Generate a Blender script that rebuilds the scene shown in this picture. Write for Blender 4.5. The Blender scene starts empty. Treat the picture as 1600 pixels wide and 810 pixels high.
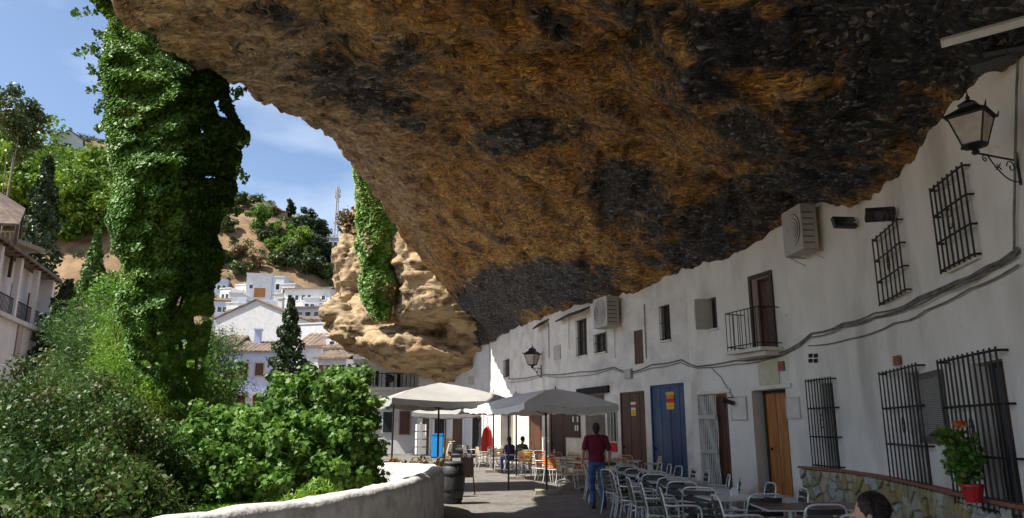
import bpy, bmesh, math, random
import numpy as np
from math import sin, cos, pi, radians, sqrt, atan2
from mathutils import Vector, Matrix, noise
random.seed(5); RNG = np.random.default_rng(7)
S = bpy.context.scene
COL = S.collection

# ---------------------------------------------------------------- camera, sky, sun, exposure
FPX, CW, CH, EYE = 1150.0, 800.0, 405.0, 1.65
PIT = math.atan(265.0/FPX)
cam = bpy.data.objects.new('camera', bpy.data.cameras.new('camera'))
COL.objects.link(cam); S.camera = cam
cam.location = (0, 0, EYE); cam.rotation_euler = (pi/2+PIT, 0, 0)
cam.data.sensor_width = 36; cam.data.lens = 36*FPX/1600
cam.data.clip_start = .05; cam.data.clip_end = 3000
SUN_EL, SUN_AZ = radians(53.5), (-1.0, -0.27)      # where the sun stands: left of the street
sv = Vector((SUN_AZ[0], SUN_AZ[1], 0)).normalized()*cos(SUN_EL) + Vector((0, 0, sin(SUN_EL)))
sun = bpy.data.objects.new('sun', bpy.data.lights.new('sun', 'SUN')); COL.objects.link(sun)
sun.data.energy = 3.4; sun.data.angle = radians(.5); sun.data.color = (1, .94, .84)
sun.rotation_euler = sv.to_track_quat('Z', 'Y').to_euler(); sun.location = (-20, 0, 40)
W = bpy.data.worlds.new('World'); S.world = W; W.use_nodes = True
wn = W.node_tree; wn.nodes.clear()
def wN(t, **k):
    n = wn.nodes.new(t)
    for a, b in k.items(): setattr(n, a, b)
    return n
sky = wN('ShaderNodeTexSky', sky_type='NISHITA', sun_disc=False, sun_elevation=SUN_EL,
         sun_rotation=math.atan2(sv.x, sv.y), altitude=600, air_density=1.0, dust_density=1.6, ozone_density=1.8)
tc = wN('ShaderNodeTexCoord'); mp = wN('ShaderNodeMapping'); mp.inputs['Scale'].default_value = (1.2, 1.2, 3.6)
nz = wN('ShaderNodeTexNoise'); nz.inputs['Scale'].default_value = 2.6; nz.inputs['Detail'].default_value = 7
cr = wN('ShaderNodeValToRGB'); cr.color_ramp.elements[0].position = .46; cr.color_ramp.elements[1].position = .78
cr.color_ramp.elements[0].color = (0, 0, 0, 1); cr.color_ramp.elements[1].color = (.55, .55, .55, 1)
mx = wN('ShaderNodeMix', data_type='RGBA'); mx.inputs['B'].default_value = (7.0, 7.4, 8.0, 1)
bg = wN('ShaderNodeBackground'); bg.inputs['Strength'].default_value = .066
wo = wN('ShaderNodeOutputWorld'); L = wn.links.new
L(tc.outputs['Generated'], mp.inputs['Vector']); L(mp.outputs['Vector'], nz.inputs['Vector'])
L(nz.outputs['Fac'], cr.inputs['Fac']); L(cr.outputs['Color'], mx.inputs['Factor'])
L(sky.outputs['Color'], mx.inputs['A']); L(mx.outputs['Result'], bg.inputs['Color']); L(bg.outputs['Background'], wo.inputs['Surface'])
S.view_settings.view_transform = 'Standard'; S.view_settings.look = 'None'
S.view_settings.exposure = 1.52; S.view_settings.gamma = 1
S.cycles.max_bounces = 8; S.cycles.diffuse_bounces = 7; S.cycles.transparent_max_bounces = 12

# ---------------------------------------------------------------- helpers
def ray(px, py):
    u = (px-CW)/FPX; v = (CH-py)/FPX
    return Vector((u, cos(PIT)-v*sin(PIT), sin(PIT)+v*cos(PIT)))
def P(px, py, Y):                      # the place Y metres ahead that is seen at px, py of the photograph
    d = ray(px, py); t = Y/d.y
    return Vector((d.x*t, Y, EYE+d.z*t))
def proj(p):
    x, y, z = p[0], p[1], p[2]-EYE
    f = y*cos(PIT)+z*sin(PIT); up = -y*sin(PIT)+z*cos(PIT)
    return CW+FPX*x/f, CH-FPX*up/f
def sst(a, b, x):
    t = max(0., min(1., (x-a)/(b-a))); return t*t*(3-2*t)
def lerp_tab(tab, x):
    if x <= tab[0][0]: return tab[0][1]
    for (a, fa), (b, fb) in zip(tab, tab[1:]):
        if x <= b: return fa+(fb-fa)*(x-a)/(b-a)
    return tab[-1][1]
def tag(o, label=None, cat=None, group=None, kind=None):
    if label: o['label'] = label
    if cat: o['category'] = cat
    if group: o['group'] = group
    if kind: o['kind'] = kind
    return o
def thing(name, label, cat, loc=(0, 0, 0), rz=0, group=None):
    o = bpy.data.objects.new(name, None); COL.objects.link(o)
    o.empty_display_size = .1
    o.location = loc; o.rotation_euler = (0, 0, rz)
    return tag(o, label, cat, group)
def wloc(o):
    v = Vector((0, 0, 0))
    while o: v = v+Vector(o.location); o = o.parent
    return v
def copy_tree(o, parent=None):
    c = o.copy(); COL.objects.link(c); c.parent = parent
    for ch in KIDS.get(o.name, []):
        d = copy_tree(ch, c)
    return c
KIDS = {}
def link_mesh(name, me, mats, parent=None):
    o = bpy.data.objects.new(name, me); COL.objects.link(o)
    for m in (mats if isinstance(mats, (list, tuple)) else [mats]): me.materials.append(m)
    if parent:
        o.parent = parent; KIDS.setdefault(parent.name, []).append(o)
    return o
class MB:
    def __init__(s): s.v = []; s.f = []; s.mi = []
    def add(s, vs, fs, m=0):
        n = len(s.v); s.v += [tuple(v) for v in vs]; s.f += [tuple(i+n for i in f) for f in fs]; s.mi += [m]*len(fs); return s
    def box(s, c, d, R=None, m=0):
        x, y, z = d[0]/2, d[1]/2, d[2]/2; c = Vector(c)
        vs = [Vector((a, b, e)) for a in (-x, x) for b in (-y, y) for e in (-z, z)]
        if R is not None: vs = [R@v for v in vs]
        return s.add([v+c for v in vs], [(0,1,3,2),(4,6,7,5),(0,4,5,1),(2,3,7,6),(0,2,6,4),(1,5,7,3)], m)
    def tube(s, pts, r, n=6, m=0, cap=True):
        pts = [Vector(p) for p in pts]; k = len(pts)
        rs = r if isinstance(r, (list, tuple)) else [r]*k
        up = None; b = len(s.v); vs = []
        for i, p in enumerate(pts):
            d = (pts[min(i+1, k-1)]-pts[max(i-1, 0)])
            d = d.normalized() if d.length > 1e-9 else Vector((0, 0, 1))
            if up is None: up = Vector((0, 0, 1)) if abs(d.z) < .9 else Vector((1, 0, 0))
            x = up.cross(d)
            if x.length < 1e-6: x = Vector((1, 0, 0)).cross(d)
            x.normalize(); y = d.cross(x); up = y
            for j in range(n):
                a = 2*pi*j/n; vs.append(p+rs[i]*(cos(a)*x+sin(a)*y))
        fs = [(i*n+j, i*n+(j+1) % n, (i+1)*n+(j+1) % n, (i+1)*n+j) for i in range(k-1) for j in range(n)]
        if cap: fs += [tuple(range(n))[::-1], tuple((k-1)*n+j for j in range(n))]
        return s.add(vs, fs, m)
    def ball(s, c, r, n=10, k=7, m=0, R=None):
        c = Vector(c); r = Vector(r) if hasattr(r, '__len__') else Vector((r, r, r)); vs = []
        for i in range(1, k):
            t = pi*i/k
            for j in range(n):
                a = 2*pi*j/n; vs.append(Vector((r.x*sin(t)*cos(a), r.y*sin(t)*sin(a), r.z*cos(t))))
        vs += [Vector((0, 0, r.z)), Vector((0, 0, -r.z))]; T = (k-1)*n
        if R is not None: vs = [R@v for v in vs]
        fs = [(i*n+j, (i+1)*n+j, (i+1)*n+(j+1) % n, i*n+(j+1) % n) for i in range(k-2) for j in range(n)]
        fs += [(T, j, (j+1) % n) for j in range(n)] + [(T+1, (k-2)*n+(j+1) % n, (k-2)*n+j) for j in range(n)]
        return s.add([v+c for v in vs], fs, m)
    def lathe(s, prof, c=(0, 0, 0), n=14, m=0):     # profile of (radius, height)
        c = Vector(c); k = len(prof)
        vs = [c+Vector((r*cos(2*pi*j/n), r*sin(2*pi*j/n), z)) for r, z in prof for j in range(n)]
        fs = [(i*n+j, i*n+(j+1) % n, (i+1)*n+(j+1) % n, (i+1)*n+j) for i in range(k-1) for j in range(n)]
        fs += [tuple(range(n))[::-1], tuple((k-1)*n+j for j in range(n))]
        return s.add(vs, fs, m)
    def mesh(s, name, off=(0, 0, 0), smooth=False):
        me = bpy.data.meshes.new(name)
        me.from_pydata([(a-off[0], b-off[1], c-off[2]) for a, b, c in s.v], [], s.f)
        if any(s.mi): me.polygons.foreach_set('material_index', s.mi)
        if smooth: me.polygons.foreach_set('use_smooth', [True]*len(me.polygons))
        me.update(); return me
    def build(s, name, mats, parent=None, world=False, smooth=False):
        off = wloc(parent) if (world and parent) else (0, 0, 0)
        return link_mesh(name, s.mesh(name, off, smooth), mats, parent)
def remeshed(name, mb, voxel, mat, parent=None, smooth=2, disp=None, world=True, shade=True):
    t = bpy.data.objects.new('t', mb.mesh('t')); COL.objects.link(t)
    m = t.modifiers.new('r', 'REMESH'); m.mode = 'VOXEL'; m.voxel_size = voxel
    if smooth:
        q = t.modifiers.new('s', 'SMOOTH'); q.factor = .5; q.iterations = smooth
    dg = bpy.context.evaluated_depsgraph_get()
    me = bpy.data.meshes.new_from_object(t.evaluated_get(dg)); bpy.data.objects.remove(t)
    me.name = name
    n = len(me.vertices); co = np.empty(n*3); me.vertices.foreach_get('co', co); co = co.reshape(-1, 3)
    if disp:
        no = np.empty(n*3); me.vertices.foreach_get('normal', no); no = no.reshape(-1, 3)
        co = co+no*np.array([disp(Vector(p)) for p in co])[:, None]
    if world and parent: co = co-np.array(wloc(parent))
    me.vertices.foreach_set('co', co.ravel())
    me.polygons.foreach_set('use_smooth', [shade]*len(me.polygons)); me.update()
    me.materials.clear()
    return link_mesh(name, me, mat, parent)

# ---------------------------------------------------------------- materials
def nodes(name):
    m = bpy.data.materials.new(name); m.use_nodes = True
    nt = m.node_tree; b = nt.nodes['Principled BSDF']; return m, nt, b
def ramp(nt, stops):
    r = nt.nodes.new('ShaderNodeValToRGB'); e = r.color_ramp.elements
    while len(e) < len(stops): e.new(.5)
    for q, (p, c) in zip(e, stops): q.position = p; q.color = (*c, 1)
    return r
def M(name, c1, c2=None, scale=6, rough=.8, bump=0, bscale=40, metal=0, stretch=(1, 1, 1), lo=.35, hi=.65, spec=.5, coat=0, extra=None):
    m, nt, b = nodes(name); l = nt.links.new
    b.inputs['Roughness'].default_value = rough; b.inputs['Metallic'].default_value = metal
    b.inputs['Specular IOR Level'].default_value = spec; b.inputs['Coat Weight'].default_value = coat
    b.inputs['Base Color'].default_value = (*c1, 1)
    if c2 or bump:
        t = nt.nodes.new('ShaderNodeTexCoord'); mp = nt.nodes.new('ShaderNodeMapping'); mp.inputs['Scale'].default_value = stretch
        l(t.outputs['Object'], mp.inputs['Vector'])
    if c2:
        n = nt.nodes.new('ShaderNodeTexNoise'); n.inputs['Scale'].default_value = scale; n.inputs['Detail'].default_value = 8; n.inputs['Roughness'].default_value = .62
        l(mp.outputs['Vector'], n.inputs['Vector']); r = ramp(nt, [(lo, c1), (hi, c2)]); l(n.outputs['Fac'], r.inputs['Fac'])
        out = r.outputs['Color']
        if extra:                                    # a second, larger layer of wear: colour, scale, amount
            n2 = nt.nodes.new('ShaderNodeTexNoise'); n2.inputs['Scale'].default_value = extra[1]; n2.inputs['Detail'].default_value = 6
            l(mp.outputs['Vector'], n2.inputs['Vector']); r2 = ramp(nt, [(.5, (0, 0, 0)), (.72, (extra[2],)*3)]); l(n2.outputs['Fac'], r2.inputs['Fac'])
            k = nt.nodes.new('ShaderNodeMix'); k.data_type = 'RGBA'; k.inputs['B'].default_value = (*extra[0], 1)
            l(r2.outputs['Color'], k.inputs['Factor']); l(out, k.inputs['A']); out = k.outputs['Result']
        l(out, b.inputs['Base Color'])
    if bump:
        n = nt.nodes.new('ShaderNodeTexNoise'); n.inputs['Scale'].default_value = bscale; n.inputs['Detail'].default_value = 6
        l(mp.outputs['Vector'], n.inputs['Vector']); q = nt.nodes.new('ShaderNodeBump'); q.inputs['Strength'].default_value = bump; q.inputs['Distance'].default_value = .03
        l(n.outputs['Fac'], q.inputs['Height']); l(q.outputs['Normal'], b.inputs['Normal'])
    return m
def leafmat(name, cs, trans=.3, rough=.5):
    m, nt, b = nodes(name); l = nt.links.new
    a = nt.nodes.new('ShaderNodeAttribute'); a.attribute_name = 'rnd'
    r = ramp(nt, [(i/(len(cs)-1), c) for i, c in enumerate(cs)]); l(a.outputs['Fac'], r.inputs['Fac'])
    l(r.outputs['Color'], b.inputs['Base Color']); b.inputs['Roughness'].default_value = rough; b.inputs['Specular IOR Level'].default_value = .35
    t = nt.nodes.new('ShaderNodeBsdfTranslucent'); l(r.outputs['Color'], t.inputs['Color'])
    x = nt.nodes.new('ShaderNodeMixShader'); x.inputs[0].default_value = trans
    o = nt.nodes['Material Output']; l(b.outputs[0], x.inputs[1]); l(t.outputs[0], x.inputs[2]); l(x.outputs[0], o.inputs['Surface'])
    return m
def rockmat():
    m, nt, b = nodes('cave_rock'); l = nt.links.new; N = nt.nodes.new
    t = N('ShaderNodeTexCoord')
    def mapd(sx, sy, sz):
        q = N('ShaderNodeMapping'); q.inputs['Scale'].default_value = (sx, sy, sz); l(t.outputs['Object'], q.inputs['Vector']); return q.outputs[0]
    iso, lay = mapd(.75, .9, 1.5), mapd(.5, .95, 2.0)
    def nz(s, d=8, r=.65, dist=0, v=None):
        n = N('ShaderNodeTexNoise'); n.inputs['Scale'].default_value = s; n.inputs['Detail'].default_value = d; n.inputs['Roughness'].default_value = r; n.inputs['Distortion'].default_value = dist
        l(v or iso, n.inputs['Vector']); return n
    def mix(a, b_, f, mode='MIX', fac=None):
        k = N('ShaderNodeMix'); k.data_type = 'RGBA'; k.blend_type = mode; l(a, k.inputs['A']); l(b_, k.inputs['B'])
        if fac is None: k.inputs['Factor'].default_value = f
        else: l(fac, k.inputs['Factor'])
        return k.outputs['Result']
    def math_(op, a, b_=None, c=None, clamp=False):
        k = N('ShaderNodeMath'); k.operation = op; k.use_clamp = clamp
        for i, x in enumerate((a, b_, c)):
            if x is None: continue
            if isinstance(x, (int, float)): k.inputs[i].default_value = x
            else: l(x, k.inputs[i])
        return k.outputs[0]
    # chips: elongated cells, warped a little so that no edge runs straight
    w = nz(3.5, 3, .5, 0, lay); wv = N('ShaderNodeMix'); wv.data_type = 'RGBA'; wv.blend_type = 'LINEAR_LIGHT'; wv.inputs['Factor'].default_value = .12; l(lay, wv.inputs['A']); l(w.outputs['Color'], wv.inputs['B'])
    def vor(s):
        v = N('ShaderNodeTexVoronoi'); v.inputs['Scale'].default_value = s; l(wv.outputs['Result'], v.inputs['Vector']); return v
    v1, v2 = vor(15), vor(3.6)
    sp = N('ShaderNodeSeparateColor'); l(v1.outputs['Color'], sp.inputs[0])
    big = ramp(nt, [(.36, (.13, .062, .017)), (.48, (.39, .195, .038)), (.58, (.52, .29, .065)), (.70, (.46, .35, .21))]); l(nz(.9, 9, .68, .3).outputs['Fac'], big.inputs['Fac'])
    chip = ramp(nt, [(0, (.30, .27, .24)), (.35, (.75, .72, .70)), (.70, (1.05, 1.0, .95)), (.86, (1.3, 1.3, 1.25)), (.95, (1.5, 1.7, 2.0))]); l(sp.outputs[0], chip.inputs['Fac'])
    col = mix(big.outputs[0], chip.outputs[0], .85, 'MULTIPLY')
    fine = ramp(nt, [(.36, (.35, .33, .32)), (.50, (1, 1, 1)), (.64, (1.45, 1.4, 1.35))]); l(nz(7, 8, .72, 0, lay).outputs['Fac'], fine.inputs['Fac'])
    col = mix(col, fine.outputs[0], .8, 'MULTIPLY')
    at = N('ShaderNodeAttribute'); at.attribute_name = 'pale'  # lip lit by the sky, mixed in as a lighter rock colour
    fn = ramp(nt, [(.38, (.16, .115, .07)), (.5, (.42, .30, .18)), (.62, (.66, .53, .36))]); l(nz(2.4, 10, .72, .2, lay).outputs['Fac'], fn.inputs['Fac'])
    fp = mix(fn.outputs[0], chip.outputs[0], .5, 'MULTIPLY'); col = mix(col, fp, 0, fac=at.outputs['Fac'])
    a = N('ShaderNodeAttribute'); a.attribute_name = 'soot_crease'
    e = math_('MULTIPLY_ADD', nz(1.7, 9, .72, .4).outputs['Fac'], 1.7, -.85); e = math_('ADD', e, a.outputs['Fac'])
    msk = math_('MULTIPLY_ADD', e, 4.6, -.72, clamp=True)
    sc = ramp(nt, [(0, (.006, .005, .006)), (.55, (.022, .020, .021)), (.80, (.055, .050, .052)), (.90, (.13, .12, .118)), (1, (.27, .25, .245))]); l(sp.outputs[1], sc.inputs['Fac'])
    sc2 = mix(sc.outputs[0], fine.outputs[0], .9, 'MULTIPLY'); col = mix(col, sc2, 0, fac=msk); l(col, b.inputs['Base Color']); b.inputs['Roughness'].default_value = .62
    b1 = N('ShaderNodeBump'); b1.inputs['Strength'].default_value = 1; b1.inputs['Distance'].default_value = .12; b1.invert = True; l(v2.outputs['Distance'], b1.inputs['Height'])
    b2 = N('ShaderNodeBump'); b2.inputs['Strength'].default_value = .9; b2.inputs['Distance'].default_value = .07; b2.invert = True; l(v1.outputs['Distance'], b2.inputs['Height']); l(b1.outputs[0], b2.inputs['Normal'])
    b3 = N('ShaderNodeBump'); b3.inputs['Strength'].default_value = .7; b3.inputs['Distance'].default_value = .07; l(nz(4, 9, .65, 0, lay).outputs['Fac'], b3.inputs['Height']); l(b2.outputs[0], b3.inputs['Normal'])
    l(b3.outputs[0], b.inputs['Normal'])
    return m
ROCK = rockmat()
CREAM = M('cream_rock', (.09, .055, .028), (.38, .28, .155), 1.0, .9, 1.0, 3.5, stretch=(.8, .8, 3.0), lo=.38, hi=.54, extra=((.30, .19, .10), .42, .9))
PLASTER = M('white_plaster', (.74, .69, .62), (.84, .79, .72), 1.3, .9, .25, 9, stretch=(1, 1, .45), extra=((.46, .42, .36), .9, .75))
PLASTER2 = M('white_plaster_old', (.66, .61, .545), (.80, .75, .68), 2.0, .9, .3, 7, extra=((.44, .41, .36), 1.1, .6))
WHITEW = M('whitewash', (.56, .56, .56), (.68, .68, .68), 2, .9, .3, 8, extra=((.5, .48, .44), 1.4, .5))
BLUEW = M('pale_blue_wash', (.44, .50, .68), (.54, .60, .76), 1, .9)
IRON = M('black_iron', (.012, .012, .014), (.03, .028, .026), 20, .5, .1, 60, metal=.4)
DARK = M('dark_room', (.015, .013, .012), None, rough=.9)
GLASS = M('window_glass', (.03, .035, .04), None, rough=.08, spec=.8)
WOODB = M('brown_wood', (.055, .022, .012), (.12, .048, .024), 9, .55, .3, 30, stretch=(1, 1, .12))
WOODD = M('dark_wood', (.03, .016, .010), (.07, .035, .02), 9, .6, .3, 30, stretch=(1, 1, .12))
WOODO = M('orange_wood', (.30, .105, .022), (.50, .20, .045), 8, .45, .3, 30, stretch=(1, 1, .12))
BLUED = M('blue_paint', (.010, .040, .11), (.022, .065, .16), 8, .5, .25, 30, stretch=(1, 1, .15), extra=((.07, .12, .17), 2.5, .9))
ALU = M('brushed_aluminium', (.62, .63, .64), (.74, .75, .76), 30, .3, 0, metal=.35)
SLATD = M('dark_slat', (.015, .016, .018), (.035, .036, .038), 12, .4)
WPLAS = M('white_lacquer', (.72, .72, .70), (.62, .61, .58), 8, .4)
CANVAS_SHADE = M('parasol_canvas_in_shade', (.70, .68, .65), (.78, .76, .73), 2, .9, .15, 20)  # paler copy of the canvas, brightens parasols standing in shade
CANVAS = M('parasol_canvas_in_sun', (.31, .302, .292), (.37, .36, .35), 2, .9, .15, 20)  # darker copy of the canvas, tones down parasols in full sun
METG = M('grey_unit', (.42, .39, .35), (.50, .47, .43), 5, .6, .1)
CABLE = M('old_cable', (.10, .095, .085), (.26, .25, .23), 5, .8)
TILE = M('roof_tiles', (.10, .065, .045), (.26, .19, .135), 1.6, .9, .6, 6, extra=((.10, .08, .07), .6, .8))
GRASS = M('dry_slope', (.12, .075, .038), (.27, .17, .085), .35, .95, .5, 1.2, extra=((.07, .075, .03), .09, 1.0))
STONE1 = [M('plinth_stone_%s' % n, c, d, 5, .85, .6, 14) for n, c, d in (
    ('buff', (.36, .31, .20), (.50, .44, .30)), ('ochre', (.30, .22, .09), (.44, .34, .16)), ('grey', (.34, .33, .28), (.50, .48, .42)), ('olive', (.25, .23, .13), (.38, .35, .22)))]
def damp(m, top, amt):                 # rising damp and splashed dirt along the foot of a wall
    nt = m.node_tree; l = nt.links.new; b = nt.nodes['Principled BSDF']; src = b.inputs['Base Color'].links[0].from_socket
    t = nt.nodes.new('ShaderNodeTexCoord'); x = nt.nodes.new('ShaderNodeSeparateXYZ'); l(t.outputs['Object'], x.inputs[0])
    n = nt.nodes.new('ShaderNodeTexNoise'); n.inputs['Scale'].default_value = 1.6; n.inputs['Detail'].default_value = 9; n.inputs['Roughness'].default_value = .7; l(t.outputs['Object'], n.inputs['Vector'])
    q = nt.nodes.new('ShaderNodeMath'); q.operation = 'MULTIPLY_ADD'; q.inputs[1].default_value = top*2.4; l(n.outputs['Fac'], q.inputs[0]); q.inputs[2].default_value = -top*.6
    w = nt.nodes.new('ShaderNodeMath'); w.operation = 'SUBTRACT'; l(q.outputs[0], w.inputs[0]); l(x.outputs['Z'], w.inputs[1])
    r = ramp(nt, [(0, (0, 0, 0)), (.35, (amt,)*3)]); l(w.outputs[0], r.inputs['Fac'])
    f = nt.nodes.new('ShaderNodeTexNoise'); f.inputs['Scale'].default_value = 2.2; f.inputs['Detail'].default_value = 10; f.inputs['Roughness'].default_value = .75; l(t.outputs['Object'], f.inputs['Vector'])
    r2 = ramp(nt, [(.635, (0, 0, 0)), (.65, (.8,)*3)]); l(f.outputs['Fac'], r2.inputs['Fac'])
    k = nt.nodes.new('ShaderNodeMix'); k.data_type = 'RGBA'; k.inputs['B'].default_value = (.36, .33, .28, 1); l(r.outputs[0], k.inputs['Factor']); l(src, k.inputs['A'])
    k2 = nt.nodes.new('ShaderNodeMix'); k2.data_type = 'RGBA'; k2.inputs['B'].default_value = (.50, .47, .41, 1); l(r2.outputs[0], k2.inputs['Factor']); l(k.outputs['Result'], k2.inputs['A'])
    l(k2.outputs['Result'], b.inputs['Base Color'])
damp(PLASTER, .5, .75); damp(PLASTER2, .5, .8)
MORTAR = M('mortar', (.22, .20, .15), (.32, .29, .22), 8, .95, .5, 30)
TERRA = M('terracotta', (.26, .09, .05), (.34, .13, .08), 6, .8, .2)
YEL = M('yellow_plastic', (.70, .42, .02), None, rough=.45)
ORG = M('orange_plastic', (.62, .19, .03), None, rough=.45)
RED = M('red_cloth', (.50, .012, .012), (.62, .02, .02), 4, .7)
BLU = M('bin_blue', (.01, .27, .72), (.02, .33, .80), 3, .5)
SKIN = M('skin', (.52, .27, .18), (.60, .33, .23), 8, .55)
HAIR = M('dark_hair', (.012, .008, .007), (.035, .022, .018), 40, .45, .6, 90)
BRANCH = M('bark', (.10, .08, .055), (.20, .165, .12), 8, .9, .6, 18, stretch=(1, 1, .3))
# ---------------------------------------------------------------- terrain, street
CREST = [(0, 262), (60, 240), (100, 222), (170, 235), (260, 262), (350, 308), (400, 316), (450, 340), (490, 356), (520, 388), (560, 400), (800, 420), (1600, 420)]
def crest_slope(px):
    d = ray(px, lerp_tab(CREST, px)); return d.z/d.y
def street_left(y):                     # x of the street's left edge
    return lerp_tab([(-10, -4.5), (0, -4.2), (3, -3.9), (5.4, -3.4), (7.5, -2.6), (9, -1.95), (12, -1.55), (15, -1.45), (16.3, -1.75), (17.2, -3), (18.6, -6), (19.6, -9), (60, -12)], y)
def T(x, y):
    u = x/max(y, 20.); px = CW+FPX*u*1.0*(.97)
    val = -4.6+6.5*sst(-13, -30, x)+ (y > 40)*0
    hc = EYE+165*crest_slope(max(0, min(1600, px)))
    h = val+(hc-val)*sst(84, 165, y)
    if y > 165: h += (y-165)*(-.10)
    h += 1.2*noise.noise(Vector((x*.05, y*.05, 0)))*sst(50, 90, y)+.5*noise.noise(Vector((x*.2, y*.2, 3)))*sst(30, 70, y)
    h += 1.8*sst(70, 110, y)*noise.noise(Vector((x*.02, y*.09, 5)))
    st = street_left(y)
    if y < 62 and x > st-.25: h = -.6
    if y < 62 and x > 20: h = -.6
    return h
xs = np.concatenate([np.linspace(-900, -170, 14), np.linspace(-160, -12, 100), np.linspace(-11.5, 8, 70), np.linspace(10, 80, 15), np.linspace(100, 900, 12)])
ys = np.concatenate([np.linspace(-300, -15, 8), np.linspace(-12, 24, 90), np.linspace(25, 175, 110), np.linspace(185, 1500, 25)])
tv = [(x, y, T(x, y)) for y in ys for x in xs]; nx = len(xs)
tf = [(j*nx+i, j*nx+i+1, (j+1)*nx+i+1, (j+1)*nx+i) for j in range(len(ys)-1) for i in range(nx-1)]
g = MB().add(tv, tf).build('ground', GRASS, smooth=True); tag(g, kind='structure')
# street: one sheet with its left edge on the parapet line
PAVE = M('worn_paving', (.14, .129, .118), (.225, .208, .19), 3.5, .7, .5, 22, extra=((.08, .072, .066), .9, .7))
_n = PAVE.node_tree; _b = _n.nodes['Principled BSDF']; _v = _n.nodes.new('ShaderNodeTexVoronoi'); _v.feature = 'DISTANCE_TO_EDGE'; _v.inputs['Scale'].default_value = 5.5
_t = _n.nodes.new('ShaderNodeTexCoord'); _n.links.new(_t.outputs['Object'], _v.inputs['Vector']); _r = ramp(_n, [(0, (.45, .45, .45)), (.07, (1, 1, 1))]); _n.links.new(_v.outputs['Distance'], _r.inputs['Fac'])
_k = _n.nodes.new('ShaderNodeMix'); _k.data_type = 'RGBA'; _k.blend_type = 'MULTIPLY'; _k.inputs['Factor'].default_value = .55; _s = _b.inputs['Base Color'].links[0].from_socket
_n.links.new(_s, _k.inputs['A']); _n.links.new(_r.outputs[0], _k.inputs['B']); _n.links.new(_k.outputs['Result'], _b.inputs['Base Color'])
_q = _n.nodes.new('ShaderNodeBump'); _q.inputs['Strength'].default_value = .6; _q.inputs['Distance'].default_value = .02; _o = _b.inputs['Normal'].links[0].from_socket
_n.links.new(_o, _q.inputs['Normal']); _n.links.new(_r.outputs[0], _q.inputs['Height']); _n.links.new(_q.outputs[0], _b.inputs['Normal'])
sy = list(np.linspace(-10, 22, 60))+[30, 40, 50, 60]
sb = MB(); K = 14
sv_ = [(street_left(y)+(22-street_left(y))*k/K, y, 0.0) for y in sy for k in range(K+1)]
sb.add(sv_, [(j*(K+1)+i, j*(K+1)+i+1, (j+1)*(K+1)+i+1, (j+1)*(K+1)+i) for j in range(len(sy)-1) for i in range(K)])
st = sb.build('street', PAVE); tag(st, kind='structure')

# ---------------------------------------------------------------- the curve of the house fronts
def catmull(pts, step):
    pts = [Vector((*p, 0)) for p in pts]; out = []
    for i in range(len(pts)-1):
        p0 = pts[max(i-1, 0)]; p1 = pts[i]; p2 = pts[i+1]; p3 = pts[min(i+2, len(pts)-1)]
        n = max(2, int((p2-p1).length/step))
        for k in range(n):
            t = k/n
            out.append(.5*((2*p1)+(p2-p0)*t+(2*p0-5*p1+4*p2-p3)*t*t+(3*p1-p0-3*p2+p3)*t*t*t))
    out.append(pts[-1]); return out
FP = catmull([(5.0, -8), (5.1, 0), (5.25, 5), (5.75, 9.2), (6.4, 12.2), (6.72, 15), (6.35, 17.4), (5.5, 19.7), (4.7, 22), (3.9, 24), (3.0, 26.5), (1.8, 30), (1.0, 33), (-.1, 37.5), (-1.3, 43)], .1)
FS = [0.]
for a, b in zip(FP, FP[1:]): FS.append(FS[-1]+(b-a).length)
SMAX = FS[-1]; FSa = np.array(FS)
def wall_pt(s):
    i = int(np.searchsorted(FSa, s)-1); i = max(0, min(len(FP)-2, i))
    t = (s-FS[i])/(FS[i+1]-FS[i]); return FP[i].lerp(FP[i+1], t)
def wall_n(s):
    d = (wall_pt(min(SMAX, s+.3))-wall_pt(max(0, s-.3))).normalized(); return Vector((-d.y, d.x, 0))   # outward, to the street
def F(s, h, o=0.):
    p = wall_pt(s)+wall_n(s)*o; return Vector((p.x, p.y, h))
def hit(px, py, o=0.):                  # s and height where the wall (or a face o metres before it) is seen at px, py
    d = ray(px, py); k = d.x/d.y; best = None
    if o: FP = OFFS.setdefault(o, [wall_pt(s)+wall_n(s)*o for s in FS])
    else: FP = globals()['FP']
    for i in range(len(FP)-1):
        a = FP[i].x-k*FP[i].y; b = FP[i+1].x-k*FP[i+1].y
        if FP[i].y > 2 and a*b <= 0 and a != b:
            t = a/(a-b); q = FP[i].lerp(FP[i+1], t)
            best = (FS[i]+t*(FS[i+1]-FS[i]), EYE+q.y*d.z/d.y); break
    return best or (SMAX, 1)
OFFS = {}
def rect(pl, pr, pt, pb, o=0.):
    pm = (pt+pb)/2; s1 = hit(pl, pm, o)[0]; s0 = hit(pr, pm, o)[0]
    c = (pl+pr)/2; return s0, s1, hit(c, pb, o)[1], hit(c, pt, o)[1]
def x_of_y(y):
    for a, b in zip(FP, FP[1:]):
        if a.y <= y <= b.y: return a.x+(b.x-a.x)*(y-a.y)/(b.y-a.y)
    return FP[0].x if y < FP[0].y else FP[-1].x-(y-FP[-1].y)*.9

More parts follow.
